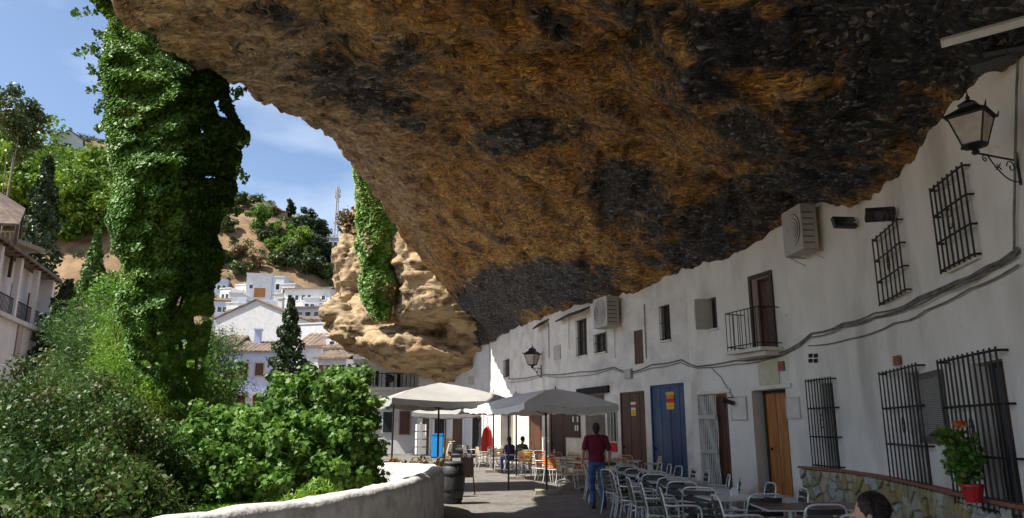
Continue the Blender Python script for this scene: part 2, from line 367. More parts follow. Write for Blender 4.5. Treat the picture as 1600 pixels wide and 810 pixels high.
# ---------------------------------------------------------------- overhanging rock
LIPPX = [(191, 2, 9.5), (240, 52, 10.8), (290, 92, 12.2), (345, 122, 14.0), (372, 133, 15), (405, 153, 16.5), (440, 170, 18), (475, 185, 20), (507, 203, 22), (535, 232, 24.3), (557, 262, 26.4),
         (580, 290, 28.6), (600, 320, 31), (618, 350, 34), (642, 382, 37), (682, 430, 40), (716, 470, 42), (744, 508, 43.6), (766, 540, 44.6)]
LIP = [(p.y, p.x, p.z) for p in (P(a, b, y) for a, b, y in LIPPX)]
l0 = LIP[0]
LIP = [(-9, l0[1]-.2, l0[2]-.6), (2, l0[1]-.1, l0[2]-.3)]+LIP
JUN = [(1600, 90), (1585, 96), (1540, 108), (1500, 152), (1462, 200), (1440, 240), (1400, 282), (1345, 318), (1305, 326), (1272, 316), (1240, 342), (1205, 364), (1150, 398), (1110, 408), (1050, 427), (1000, 455), (960, 464), (930, 470), (880, 486), (840, 500), (795, 517)]
JT = []
for a, b in JUN:
    s, h = hit(a, b); JT.append((wall_pt(s).y, h))
JT.sort(); JT = [(-9, JT[0][1]), (5, JT[0][1])]+JT+[(46, JT[-1][1]-.1)]
lipx = lambda y: lerp_tab([(a, b) for a, b, c in LIP], y)
liph = lambda y: lerp_tab([(a, c) for a, b, c in LIP], y)
rows = list(np.linspace(-9, 6.5, 12))+list(6.8*np.power(44.6/6.8, np.linspace(0, 1, 330)))
NT = 230
def fbm(p, o, sc=1): return noise.fractal(Vector(p)*sc, .9, 2.1, o, noise_basis='PERLIN_ORIGINAL')
SOOT_CREASE = [(560, 140, 150, 55, 20, .9), (600, 165, 120, 40, 15, .7), (470, 40, 100, 24, 20, .6), (820, 212, 125, 32, -8, 1.0), (975, 300, 68, 62, 10, 1.1), (1040, 350, 90, 45, 25, .7), (840, 445, 150, 48, -4, 1.3), (760, 490, 80, 60, 20, 1.2),  # black stains; far patches put the shade of the steep crease into the colour
        (1110, 370, 130, 70, -25, .9), (1240, 290, 170, 60, -20, .8), (1130, 60, 230, 60, 12, .9), (1420, 50, 250, 110, 5, 1.1), (1330, 180, 170, 70, -10, .8), (1180, 215, 100, 42, 20, .7), (1090, 130, 70, 70, 40, .8), (880, 45, 60, 28, 20, .6), (1000, 65, 70, 32, 15, .7), (620, 90, 60, 40, 10, .6)]
def soot_crease_at(px, py):
    v = 0
    for cx, cy, rx, ry, an, w in SOOT_CREASE:
        a = radians(an); dx, dy = px-cx, py-cy
        e = ((dx*cos(a)+dy*sin(a))/rx)**2+((-dx*sin(a)+dy*cos(a))/ry)**2
        v = max(v, w*(1-e) if e < 1.6 else -.6*w)
    return v
verts = []; soot_crease = []; pale = []
ring = 0
for y in rows:
    xf = x_of_y(y)+1.6; hf = lerp_tab(JT, y); xl = lipx(y); hl = liph(y); sec = []
    wob = .25*noise.noise(Vector((y*.5, 3, 1)))
    damp = sst(6, 9, y)
    for k in range(NT+1):
        t = k/NT; x = xf+(xl-xf)*t; tt = max(0, (t-1.6/(xf-xl))/(1-1.6/(xf-xl)))
        ar = min(1.5, .10*(xf-xl))*sin(pi*tt)**.9
        z = hf+(hl-hf)*(tt**1.25)+ar*.7
        e = sin(pi*min(1, max(0, tt)))**.6                     # quiet at the wall and the lip
        lam = noise.noise(Vector((x*.35+y*.05, y*.22, z*.4)))
        z += e*(.55*lam+.30*fbm((x*.8, y*.45, 2), 3)+.5*abs(noise.noise(Vector((x*.5+3, y*.3, 7)))))-.25*e
        vo = noise.voronoi(Vector((x*1.5+.4*lam, y*.85, 0)))[0]; z += e*.34*max(0, 1-abs(noise.noise(Vector((x*.30+y*.10, y*.16-x*.12, 2.2)))+.35*lam*.3)*5)**2-.0*e; z += e*(.16*min(.6, vo[1]-vo[0])-.05)+.13*fbm((x*2.2, y*1.3, 4), 5)+.075*noise.noise(Vector((x*6, y*3.0, 1)))+e*.13*abs(noise.noise(Vector((x*1.2+y*.3, y*2.0, 11))))
        if tt > .8: z += .12*(tt-.8)/.2*fbm((x*1.5, y*1.1, 9), 4)
        xx = x+(.10*fbm((x, y*1.2, z), 4) if t > .1 else 0)
        sec.append((xx, y, z))
    hx, hz = sec[-1][0], sec[-1][2]
    for k in range(1, 9):                                       # rounded lip, then the cliff face going up
        a = k/8; r = .35
        sec.append((hx-r*sin(a*pi/2)*.7+.15*fbm((y, a, 3), 3), y, hz+r*(1-cos(a*pi/2))+.1*fbm((y, a*3, 8), 3)))
    for k in range(1, 9):
        sec.append((hx+.1+k*.25+.5*fbm((y*.5, k, 6), 3), y+0, hz+.4+k*1.6))
    sec += [(hx+14, y, hz+16), (xf+9, y, hz+15), (xf+9, y, hf+.8), (xf+1.5, y, hf+.8)]
    ring = len(sec); verts += sec
nr = len(rows); faces = [(i*ring+j, i*ring+(j+1) % ring, (i+1)*ring+(j+1) % ring, (i+1)*ring+j) for i in range(nr-1) for j in range(ring)]
faces += [tuple(range(ring)), tuple((nr-1)*ring+j for j in range(ring))[::-1]]
cave = MB().add(verts, faces).build('cave_overhang', ROCK, smooth=True); tag(cave, 'huge overhanging rock ceiling with ochre and black patches above the street', 'rock overhang')
cave['kind'] = 'structure'
for nme in ('soot_crease', 'pale'):
    at = cave.data.attributes.new(nme, 'FLOAT', 'POINT')
    vals = []
    for i, v in enumerate(verts):
        if v[1] < 5: vals.append(0); continue
        a, b = proj(v)
        if nme == 'soot_crease': vals.append(max(-.30, min(.8, .45*soot_crease_at(a, b)+.10+.10*sst(900, 1500, a))))
        else:
            k = i % ring; vals.append(.85*sst(.62, .93, k/NT)*(1-.7*sst(24, 40, v[1])) if k <= NT+20 else .9)  # lighter towards the lip: sky light put into the rock colour
    at.data.foreach_set('value', vals)

# far outcrop that closes the cave: several bulges fused into one rock
def pm(Y): return Y/FPX
ob = MB()
for px, py, Y, rx, ry, rz, tilt in [(650, 552, 48, 4.0, 5, 1.45, 12), (570, 520, 49, 2.2, 3.4, 1.35, 4), (535, 498, 50, 1.5, 3, .85, 8), (700, 562, 47, 2.6, 4, 1.3, 6),
        (666, 430, 44.5, 1.7, 2.4, 2.0, 20), (640, 405, 45, 1.0, 2.4, 1.9, 0), (692, 474, 44.3, 1.9, 2.6, 1.7, 25), (655, 485, 45, 1.5, 2.2, 1.3, 0), (722, 502, 45, 1.5, 3, 1.3, 20), (632, 440, 46, .9, 2, 2.4, 0),
        (545, 425, 54, 1.0, 3, 3.9, 4), (540, 440, 53.5, .9, 2.4, 2.3, 0), (560, 450, 53, 1.6, 2.5, 3.0, 0), (600, 400, 53, 2.6, 3, 7, 0), (600, 500, 51, 3, 3, 2, 0), (750, 545, 46.6, 1.3, 3, 1.2, 10), (690, 520, 48, 2.6, 3, 1.8, 10)]:
    c = P(px, py, Y); ob.ball(c, (rx, ry, rz), 18, 12, R=Matrix.Rotation(radians(tilt), 3, 'Y'))
def rockdisp(p):
    q = noise.voronoi(Vector((p.x*.27, p.y*.25, p.z*.36))+Vector((3, 1, 2))+.25*Vector((fbm(p, 3), fbm(p+Vector((5, 0, 0)), 3), 0)))[0]; k = q[1]-q[0]
    return .30*fbm(p*.4, 3)+.14*min(.6, k)-.22*math.exp(-k/.03)+.32*(((p.z+.25*p.x+1.1*noise.noise(p*.35))*.62) % 1.0)-.2+.12*noise.noise(Vector((p.x*.25, p.y*.3, p.z*1.7)))+.11*fbm(p*1.9, 6)+.13*noise.noise(Vector((p.x*.4, p.y*.4, p.z*4.0)))+.06*fbm(p*5, 3)
oc = remeshed('rock_outcrop', ob, .16, CREAM, None, 3, rockdisp, world=False); tag(oc, 'cream and rust coloured rock outcrop hanging over the far end of the street', 'rock')
oc['kind'] = 'structure'

# ---------------------------------------------------------------- parapet (rounded whitewashed wall), hairpin round the gully
PP = catmull([(-4.5, -8), (-4.2, 0), (-3.85, 3), (-3.42, 5.4), (-3.1, 6.5), (-2.6, 7.7), (-2.12, 8.9), (-1.75, 10.6), (-1.55, 12.7), (-1.46, 14.4), (-1.6, 15.6), (-2.0, 16.5), (-2.9, 17.3), (-4.2, 18.0), (-6, 18.7), (-9, 19.8)], .14)
prof = [(-.17, -4.8), (-.17, .72), (-.165, .80), (-.13, .87), (-.06, .905), (.06, .905), (.13, .87), (.165, .80), (.17, .72), (.17, -.6)]
pv = []; k = len(prof)
for i, p in enumerate(PP):
    d = (PP[min(i+1, len(PP)-1)]-PP[max(i-1, 0)]).normalized(); n = Vector((d.y, -d.x, 0))
    for o, z in prof:
        w = .018*noise.noise(Vector((p.x*2.1, p.y*2.1, z*2+o*5)))+.012*noise.noise(Vector((p.x*7, p.y*7, z*5+o)))
        pv.append((p.x+n.x*(o*(1+w)), p.y+n.y*(o*(1+w)), z+w*(z > .6)*1.3))
pf = [(i*k+j, i*k+j+1, (i+1)*k+j+1, (i+1)*k+j) for i in range(len(PP)-1) for j in range(k-1)]
pw = MB().add(pv, pf).build('parapet_wall', M('parapet_whitewash', (.56, .555, .55), (.74, .74, .74), 5, .9, .6, 12, extra=((.30, .29, .27), 3.5, .75)), smooth=True)
tag(pw, 'rounded whitewashed parapet wall curving in a hairpin along the street edge', 'wall')
# ---------------------------------------------------------------- the row of cave houses
HOLES = []           # (s0, s1, h0, h1, depth)
def hole(r, depth=.18): HOLES.append((*r, depth)); return r
s_plinth = hit(1258, 750)[0]
CUT = [0, s_plinth, hit(1083, 670)[0], hit(893, 670)[0]-.0, SMAX]
HN = [('near white cave house with a stone plinth and three ground floor window grilles', 'cave_house'),
      ('white cave house with the orange door and the small iron balcony', 'cave_house'),
      ('white cave house with the blue and the brown doors side by side', 'cave_house'),
      ('farthest white cave house, brown doors behind the parasols', 'cave_house')]
HOUSE = []
for i, (lab, nm) in enumerate(HN):
    b = wall_pt((CUT[i]+CUT[i+1])/2); HOUSE.append(thing(nm, lab, 'house', (b.x, b.y, 0)))
def hof(s):
    for i in range(4):
        if s <= CUT[i+1]: return HOUSE[i]
    return HOUSE[3]
def fbox(mb, s0, s1, h0, h1, o0, o1, m=0):           # block that follows the wall between two s
    n = max(1, int((s1-s0)/.6)); vs = []
    for q in range(n+1):
        s = s0+(s1-s0)*q/n
        vs += [F(s, h0, o0), F(s, h1, o0), F(s, h1, o1), F(s, h0, o1)]
    fs = [(q*4+j, q*4+(j+1) % 4, q*4+4+(j+1) % 4, q*4+4+j) for q in range(n) for j in range(4)]+[(0, 1, 2, 3), (n*4+3, n*4+2, n*4+1, n*4)]
    mb.add(vs, fs, m); return mb
def part(name, mats, s, fn, parent=None, **kw):
    mb = MB(); fn(mb); return mb.build(name, mats, parent or hof(s), world=True, **kw)

def grille(r, parent, bars=8, rails=4, out=.17, rad=.011, top=.0, deco=True, rail_h=None):
    s0, s1, h0, h1 = r; mb = MB()
    for i in range(bars+1):
        s = s0+(s1-s0)*i/bars
        mb.tube([F(s, h0, out), F(s, h1, out)], rad, 5)
    for j in range(rails):
        h = h0+.04+(h1-h0-.08)*j/(rails-1)
        mb.tube([F(s0, h, .0), F(s0, h, out), F((s0+s1)/2, h, out), F(s1, h, out), F(s1, h, 0)], rad*1.15, 5)
    if deco:
        sc, hc = (s0+s1)/2, (h0+h1)/2
        for sg in (-1, 1):
            mb.tube([F(sc+sg*.07*sin(a)*1.0, hc+.11*cos(a)*(.5+.5*a/pi), out+.004) for a in np.linspace(0, 2*pi, 11)], .008, 4)
    return mb.build('grille', IRON, parent, world=True)
def window(r, label=None, shutter=None, depth=.2, gl=True, gr=None, frame=WOODD, rr=None):
    hole(r, depth); s0, s1, h0, h1 = r; sm = (s0+s1)/2
    fr = MB(); w = .05
    for a, b, c, d in ((s0, s0+w, h0, h1), (s1-w, s1, h0, h1), (s0+w, s1-w, h0, h0+w), (s0+w, s1-w, h1-w, h1), (sm-w/2, sm+w/2, h0+w, h1-w)):
        fbox(fr, a, b, c, d, -depth+.05, -depth+.10)
    o = fr.build('window', frame, hof(sm), world=True)
    if label: o['label'] = label
    p = MB(); fbox(p, s0+w, s1-w, h0+w, h1-w, -depth+.06, -depth+.075); p.build('pane', GLASS, o, world=True)
    q = MB(); fbox(q, s0-.04, s1+.04, h0-.05, h0-.003, -.1, .06); q.build('sill', PLASTER2, o, world=True)
    if gr: grille(rr or r, o, **gr)
    return o
# lower window grilles with their side returns
r1 = rect(1289, 1307, 598, 733); r2 = rect(1423, 1447, 580, 764); r3 = rect(1532, 1584, 562, 803)
g1 = rect(1264, 1304, 590, 731, .13); g2 = rect(1382, 1442, 572, 758, .13); g3 = rect(1478, 1574, 548, 797, .13)
for r, g_, n, lab in ((r1, g1, 9, 'narrow barred window by the end of the stone plinth'), (r2, g2, 10, 'barred window left of the dark menu board'), (r3, g3, 12, 'large barred window with the potted geranium')):
    g_ = (min(g_[0], r[0]-.04), g_[1], g_[2], g_[3])
    o = window(r, lab, gr=dict(bars=n, rails=4, out=.13, rad=.0135), rr=g_, depth=.3)
for r in (r3,):
    mb = MB(); fbox(mb, r[0]+.05, r[0]+(r[1]-r[0])*.45, r[2]+.06, r[3]-.06, -.17, -.14); mb.build('shutter', WOODD, hof(r[0]), world=True)
# upper grilles
r5 = rect(1478, 1524, 276, 414); r6 = rect(1374, 1410, 360, 466)
g5 = rect(1459, 1515, 266, 420, .09); g6 = rect(1367, 1409, 352, 472, .09)
for r, g_, n, lab in ((r5, g5, 7, 'upper barred window below the big lantern'), (r6, g6, 6, 'upper barred window below the black floodlights')):
    o = window(r, lab, gr=dict(bars=n, rails=4, out=.09, rad=.0135), rr=g_, frame=PLASTER2, depth=.12)
    mb = MB(); fbox(mb, r[0]+.05, r[1]-.05, r[2]+.05, r[3]-.05, -.055, -.03); mb.build('shutter', PLASTER2, o, world=True)
# small upper windows
for q, lab, sh in (((1033, 1047, 477, 532), 'small upper window with a dark frame', 0), ((1108, 1120, 465, 514), 'narrow upper window with one open shutter', 1), ((902, 917, 499, 556), 'tall upper window under a small tiled hood', 0),
                   ((930, 947, 521, 551), 'small grated window under the air conditioner box', 2), ((788, 796, 562, 590), 'slit window at the far end', 0)):
    r = rect(*q)
    o = window(r, lab, gr=dict(bars=3, rails=3, out=.05, rad=.01, deco=False) if sh != 1 else None)
    if sh == 1:
        mb = MB(); p0 = F(r[1], r[2], 0); n = wall_n(r[1]); 
        mb.add([F(r[1], r[2], .0), F(r[1], r[3], .0), F(r[1]+.16, r[3], .34), F(r[1]+.16, r[2], .34), F(r[1]+.03, r[2], .0), F(r[1]+.03, r[3], .0), F(r[1]+.19, r[3], .33), F(r[1]+.19, r[2], .33)],
               [(0, 1, 2, 3), (4, 7, 6, 5), (0, 3, 7, 4), (1, 5, 6, 2), (3, 2, 6, 7)]); mb.build('shutter', METG, o, world=True)
r = rect(991, 1005, 516, 569); hole(r, .1)
mb = MB(); fbox(mb, r[0], r[1], r[2], r[3], -.09, -.03); o = mb.build('shutter', WOODB, hof(r[0]), world=True); o['label'] = 'closed brown shutter beside the grey unit'

# doors
def door(r, mat_, planks, depth=.2, label=None, leaf=(0, 1), frame=True, fmat=None, gap=.012):
    hole(r, depth+.03); s0, s1, h0, h1 = r; a = s0+(s1-s0)*leaf[0]; b = s0+(s1-s0)*leaf[1]
    fr = MB(); fbox(fr, s0, s1, h0, h1, -depth-.03, -depth-.02)
    if frame:
        for (x0, x1, y0, y1) in ((a, a+.06, h0, h1), (b-.06, b, h0, h1), (a+.06, b-.06, h1-.06, h1)): fbox(fr, x0, x1, y0, y1, -depth, -depth+.055)
    o = fr.build('door', fmat or mat_, hof((s0+s1)/2), world=True)
    if label: o['label'] = label
    a2, b2 = a+.06, b-.06; w = (b2-a2)/planks
    for i in range(planks):
        mb = MB(); fbox(mb, a2+i*w+gap/2, a2+(i+1)*w-gap/2, h0+.01, h1-.07, -depth, -depth+.03+.008*(i % 2)); mb.build('plank', mat_, o, world=True)
    mb = MB(); mb.ball(F(b2-.12, h0+1.05, -depth+.06), .035, 8, 5); mb.build('handle', IRON, o, world=True)
    return o
rO = rect(1180, 1234, 609, 778); rO = (rO[0], rO[1], .12, rO[3])
dO = door(rO, WOODO, 5, .32, 'varnished orange wooden door', leaf=(.13, .93), fmat=WOODD)
for hh in (.35, 1.0, 1.65):
    mb = MB(); fbox(mb, rO[0]+.3, rO[1]-.28, hh, hh+.05, -.30, -.262); mb.build('moulding', WOODO, dO, world=True)
rBl = rect(1018, 1072, 600, 745); rBl = (rBl[0], rBl[1], .02, rBl[3])
dBl = door(rBl, BLUED, 7, .06, 'wide blue plank door')
mb = MB(); fbox(mb, rBl[0]+.08, rBl[1]-.08, rBl[3]-1.0, rBl[3]-.95, -.03, -.004); mb.build('crossbar', BLUED, dBl, world=True)
rBr = rect(970, 1009, 612, 725); rBr = (rBr[0], rBr[1], .02, rBr[3])
dBr = door(rBr, WOODB, 5, .06, 'tall chestnut brown door beside the blue one')
rC = rect(1093, 1140, 616, 745); rC = (rC[0], rC[1], .05, rC[3])
dC = door((rC[0], rC[1], rC[2], rC[3]), WOODB, 4, .2, 'brown door with a pale strip curtain', leaf=(0, 1), fmat=WOODO)
w = (rC[1]-rC[0]); n = 11
for i in range(n):                                   # pale strips hang over the far half
    s = rC[0]+w*.42+w*.56*i/(n-1); mb = MB()
    mb.tube([F(s, rC[3]-.02-(rC[3]-.1)*q/7, -.05+.02*sin(q*1.7+i)) for q in range(8)], .018, 5); o = mb.build('curtain_strip', WPLAS, dC, world=True)
for hh in (1.0, 1.9): mb = MB(); fbox(mb, rC[0]+w*.40, rC[1]-.02, hh, hh+.11, -.01, .015); mb.build('curtain_band', METG, dC, world=True)
for q, lab in (((826, 847, 640, 704), 'brown door behind the near parasol pole'), ((858, 884, 637, 712), 'dark brown door with an orange notice')):
    r = rect(*q); r = (r[0], r[1], .02, max(r[3], 2.3)); door(r, WOODB if q[0] < 850 else WOODD, 4, .12, lab)
# bar opening with counter hatch
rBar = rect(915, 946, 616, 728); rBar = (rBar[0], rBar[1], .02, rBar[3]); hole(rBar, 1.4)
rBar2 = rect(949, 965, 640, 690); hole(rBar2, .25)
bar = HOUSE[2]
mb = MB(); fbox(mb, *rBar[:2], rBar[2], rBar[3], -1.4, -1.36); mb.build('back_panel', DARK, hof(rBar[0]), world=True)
mb = MB(); r = rect(904, 953, 608, 616); fbox(mb, r[0], r[1], r[2], r[3]+.06, .004, .10); mb.build('lintel_board', DARK, hof(r[0]), world=True)
mb = MB()
for i in range(4):
    s = rBar2[0]+.05+(rBar2[1]-rBar2[0]-.1)*i/3; mb.tube([F(s, rBar2[2], -.1), F(s, rBar2[3], -.1)], .02, 5)
mb.build('rack', WPLAS, hof(rBar2[0]), world=True)
mb = MB(); fbox(mb, rBar2[0], rBar2[1], rBar2[2], rBar2[3], -.25, -.22); mb.build('back_panel', M('bottle_green', (.02, .05, .02), (.12, .14, .04), 30, .3), hof(rBar2[0]), world=True)
rB3 = rect(949, 965, 692, 706)
mb = MB(); fbox(mb, rB3[0], rB3[1], rB3[2], rB3[3], .004, .03); mb.build('red_sign', RED, hof(rB3[0]), world=True)
rM = rect(885, 907, 640, 684); mb = MB(); fbox(mb, *rM, .004, .05); mbo = mb.build('menu_cabinet', WOODD, hof(rM[0]), world=True)
for i in range(3):
    for j in range(3):
        if (i+j) % 3 != 2:
            mb = MB(); a = rM[0]+.08+i*.2; b = rM[2]+.25+j*.32; fbox(mb, a, a+.12, b, b+.2, .052, .056); mb.build('menu_sheet', WPLAS, mbo, world=True)
# far openings
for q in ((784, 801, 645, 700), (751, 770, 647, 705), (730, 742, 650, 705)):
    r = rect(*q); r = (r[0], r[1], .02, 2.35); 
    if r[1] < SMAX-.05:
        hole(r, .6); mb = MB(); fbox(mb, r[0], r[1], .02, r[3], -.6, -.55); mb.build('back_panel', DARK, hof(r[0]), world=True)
        TR = M('ochre_trim', (.42, .36, .24), (.5, .44, .3), 5, .8)
        for a, b in ((r[0]-.12, r[0]), (r[1], r[1]+.12)): mb = MB(); fbox(mb, a, b, .02, r[3]+.1, .002, .05); mb.build('door_jamb', TR, hof(r[0]), world=True)

rd = rect(1178, 1208, 432, 546); dB = door(rd, WOODB, 3, .22, 'open brown balcony door')
# wall sheets with the openings cut out
for i in range(4):
    a, b = CUT[i], CUT[i+1]; sb_ = {a, b}; hb = {-.3, 8.2}
    hs = [h for h in HOLES if h[0] < b and h[1] > a]
    for h in hs: sb_ |= {max(a, h[0]), min(b, h[1])}; hb |= {h[2], h[3]}
    sb_ |= set(np.arange(a, b, .45)); hb |= set(np.arange(0, 8.2, .45))
    def thin(q, keep):
        q = sorted(q); o = [q[0]]
        for x in q[1:]:
            if x-o[-1] < .03:
                if x in keep and o[-1] not in keep: o[-1] = x
                elif x in keep: o.append(x)
            else: o.append(x)
        return o
    ks = {a, b} | {v for h in hs for v in h[:2]}; kh = {v for h in hs for v in h[2:4]} | {-.3, 8.2}
    ss = thin(sb_, ks); hh = thin(hb, kh)
    def dv(s, h): 
        e = 1
        for q in hs:
            if q[0]-.02 <= s <= q[1]+.02 and q[2]-.02 <= h <= q[3]+.02: e = 0
        return e*(.022*noise.noise(Vector((s*.9, h*.9, 0)))+.01*noise.noise(Vector((s*2.3, h*2.3, 5))))
    mb = MB(); vs = [F(s, h, dv(s, h)) for s in ss for h in hh]; n = len(hh); fs = []
    for p in range(len(ss)-1):
        for q in range(n-1):
            cs, chh = (ss[p]+ss[p+1])/2, (hh[q]+hh[q+1])/2
            if any(h[0] < cs < h[1] and h[2] < chh < h[3] for h in hs): continue
            fs.append((p*n+q, (p+1)*n+q, (p+1)*n+q+1, p*n+q+1))
    mb.add(vs, fs)
    for s0, s1, h0, h1, d in hs:
        if s0 < a-.01 or s1 > b+.01: continue
        mb.add([F(s0, h0, 0), F(s0, h1, 0), F(s1, h1, 0), F(s1, h0, 0), F(s0, h0, -d), F(s0, h1, -d), F(s1, h1, -d), F(s1, h0, -d)],
               [(0, 1, 5, 4), (1, 2, 6, 5), (2, 3, 7, 6), (3, 0, 4, 7), (4, 5, 6, 7)])
    mb.build('wall', [PLASTER, PLASTER, PLASTER2, PLASTER2][i], HOUSE[i], world=True, smooth=False)

# stone plinth: irregular stones cut cell by cell
pb = MB(); s_end = s_plinth
P0 = FSa[int(np.searchsorted([p.y for p in FP], 6.2))]
fbox(pb, P0, s_end, -.02, .80, .02, .07); plinth = pb.build('plinth', MORTAR, HOUSE[0], world=True)
seeds = []
rr_ = random.Random(3); sx = P0
while sx < s_end+.1:
    for hz_ in (.1, .32, .54, .72):
        seeds.append((sx+rr_.uniform(-.11, .11), hz_+rr_.uniform(-.10, .10)))
    sx += .26
def clip(poly, a, b):
    mxx, myy = (a[0]+b[0])/2, (a[1]+b[1])/2; nx_, ny_ = b[0]-a[0], b[1]-a[1]; o = []
    for i in range(len(poly)):
        p, q = poly[i], poly[(i+1) % len(poly)]
        dp = (p[0]-mxx)*nx_+(p[1]-myy)*ny_; dq = (q[0]-mxx)*nx_+(q[1]-myy)*ny_
        if dp <= 0: o.append(p)
        if dp*dq < 0: t = dp/(dp-dq); o.append((p[0]+(q[0]-p[0])*t, p[1]+(q[1]-p[1])*t))
    return o
for i, c in enumerate(seeds):
    poly = [(P0, .01), (s_end-.01, .01), (s_end-.01, .79), (P0, .79)]
    for j, d in enumerate(seeds):
        if i != j and abs(d[0]-c[0]) < .8:
            poly = clip(poly, c, d)
            if len(poly) < 3: break
    if len(poly) < 3: continue
    cx = sum(p[0] for p in poly)/len(poly); cy = sum(p[1] for p in poly)/len(poly)
    if max(p[0] for p in poly)-min(p[0] for p in poly) > .8: continue
    n = len(poly); pr = rr_.uniform(.10, .155); vs = []
    for k_, oo in ((.90, .068), (.87, pr-.02), (.72, pr)):
        vs += [F(cx+(p[0]-cx)*k_, cy+(p[1]-cy)*k_, oo) for p in poly]
    fs = [(r_*n+q, r_*n+(q+1) % n, (r_+1)*n+(q+1) % n, (r_+1)*n+q) for r_ in (0, 1) for q in range(n)]+[tuple(2*n+q for q in range(n))]
    MB().add(vs, fs).build('stone', rr_.choice(STONE1), plinth, world=True)
ed = MB(); fbox(ed, P0, s_end+.02, .802, .845, .0, .15); ed.build('coping', TERRA, HOUSE[0], world=True)
# mullion-like details on the wall: each a part of its house
def wallbox(name, q, o0, o1, mat_, label=None, rr=None):
    r = rr or rect(*q); mb = MB(); fbox(mb, r[0], r[1], r[2], r[3], o0, o1); o = mb.build(name, mat_, hof(r[0]), world=True)
    if label: o['label'] = label
    return o, r
for q in ((1144, 1168, 620, 657), (1230, 1252, 621, 655)):
    o, r = wallbox('meter_box_door', q, .006, .03, PLASTER2)
    mb = MB()
    for a, b, c, d in ((r[0], r[1], r[2], r[2]+.02), (r[0], r[1], r[3]-.02, r[3]), (r[0], r[0]+.02, r[2]+.02, r[3]-.02), (r[1]-.02, r[1], r[2]+.02, r[3]-.02)): fbox(mb, a, b, c, d, .031, .04)
    mb.build('box_frame', METG, o, world=True)
for q in ((1265, 1270, 553, 559), (1273, 1278, 553, 559), (1265, 1270, 561, 567), (1273, 1278, 561, 567)): wallbox('vent_hole', q, -.01, .03, DARK)
wallbox('vent_grid', (732, 746, 580, 595), .02, .04, METG); 
wallbox('wall_tile', (1400, 1409, 556, 571), .02, .05, TERRA)
wallbox('street_plaque', (1218, 1227, 565, 580), .02, .05, TERRA, 'dark red tile with house number by the balcony')
wallbox('patched_panel', (1186, 1218, 566, 606), .012, .02, M('cream_patch', (.50, .46, .32), (.58, .54, .40), 4, .9))
wallbox('lintel', (1178, 1238, 602, 608), .01, .05, PLASTER2)
wallbox('lintel', (1091, 1142, 610, 615), .01, .05, PLASTER2)
wallbox('slot_cover', (1087, 1091, 477, 499), .01, .05, METG); wallbox('vent_pane', (866, 876, 540, 562), .01, .03, METG)
wallbox('junction_box', (979, 989, 577, 592), .0, .10, METG)
o, r = wallbox('menu_board', (1442, 1482, 580, 693), .03, .07, M('menu_slate', (.07, .065, .06), (.12, .11, .10), 12, .6))
mb = MB(); rr2 = random.Random(8)
for i in range(30):
    h = r[3]-.12-i*(r[3]-r[2]-.2)/30
    a = r[0]+.06; 
    while a < r[1]-.1:
        w_ = rr2.uniform(.03, .12); fbox(mb, a, min(a+w_, r[1]-.06), h, h+.016, .071, .073); a += w_+.025
t = mb.build('lettering', M('chalk_text', (.35, .33, .3), None), o, world=True); t['kind'] = 'stuff'
def sticker(dr, q, o0, cells):
    r = rect(*q); h = (r[3]-r[2])/len(cells)
    for i, (m_, inset) in enumerate(cells):
        mb = MB(); fbox(mb, r[0]+inset, r[1]-inset, r[3]-(i+1)*h, r[3]-i*h-.01, o0, o0+.006); mb.build('sticker', m_, dr, world=True)
sticker(dBl, (1040, 1053, 612, 640), -.018, [(YEL, 0), (ORG, .03), (RED, .02), (YEL, .0), (YEL, .02)])
sticker(dBr, (985, 993, 628, 650), -.018, [(WPLAS, 0), (RED, .02), (WPLAS, .02), (YEL, 0), (YEL, .01)])
# down pipes
for q, pb_, pt_ in ((949, 552, 516), (962, 560, 514), (1180, 560, 500), (1011, 560, 475), (890, 545, 492), (905, 560, 500), (859, 560, 505)):
    s, h0 = hit(q, pb_); h1 = hit(q, pt_)[1]
    mb = MB(); mb.tube([F(s, h0, .03), F(s, (h0+h1)/2, .035), F(s, h1, .03)], .016, 5); mb.build('pipe', CABLE if q % 2 else PLASTER2, hof(s), world=True)
# balcony

mb = MB()
for a, b, c, d in ((rd[0]-.09, rd[0], rd[2], rd[3]+.09), (rd[1], rd[1]+.09, rd[2], rd[3]+.09), (rd[0], rd[1], rd[3], rd[3]+.09)): fbox(mb, a, b, c, d, .004, .05)
mb.build('door_surround', WOODD, HOUSE[1], world=True)
sA, sB = rd[0]-.28, rd[1]+.45; hb_ = rd[2]
mb = MB(); fbox(mb, sA, sB, hb_-.10, hb_-.02, .004, .60); fbox(mb, sA+.1, sB-.1, hb_-.20, hb_-.102, .004, .42); slab = mb.build('balcony_slab', PLASTER2, HOUSE[1], world=True)
mb = MB(); o_ = .56; sC = sA+.04; sD = sB-.04
for h in (hb_+.08, hb_+.93): mb.tube([F(sC, h, 0), F(sC, h, o_), F(sD, h, o_), F(sD, h, 0)], .014, 5)
mb.build('rail', IRON, slab, world=True)
bl = [(sC+(sD-sC)*i/9, o_) for i in range(10)]+[(sC, .15), (sC, .35), (sD, .15), (sD, .35)]
for s, o2 in bl:
    mb = MB(); mb.tube([F(s, hb_-.02, o2), F(s, hb_+.93, o2)], .010, 5); mb.build('baluster', IRON, slab, world=True)
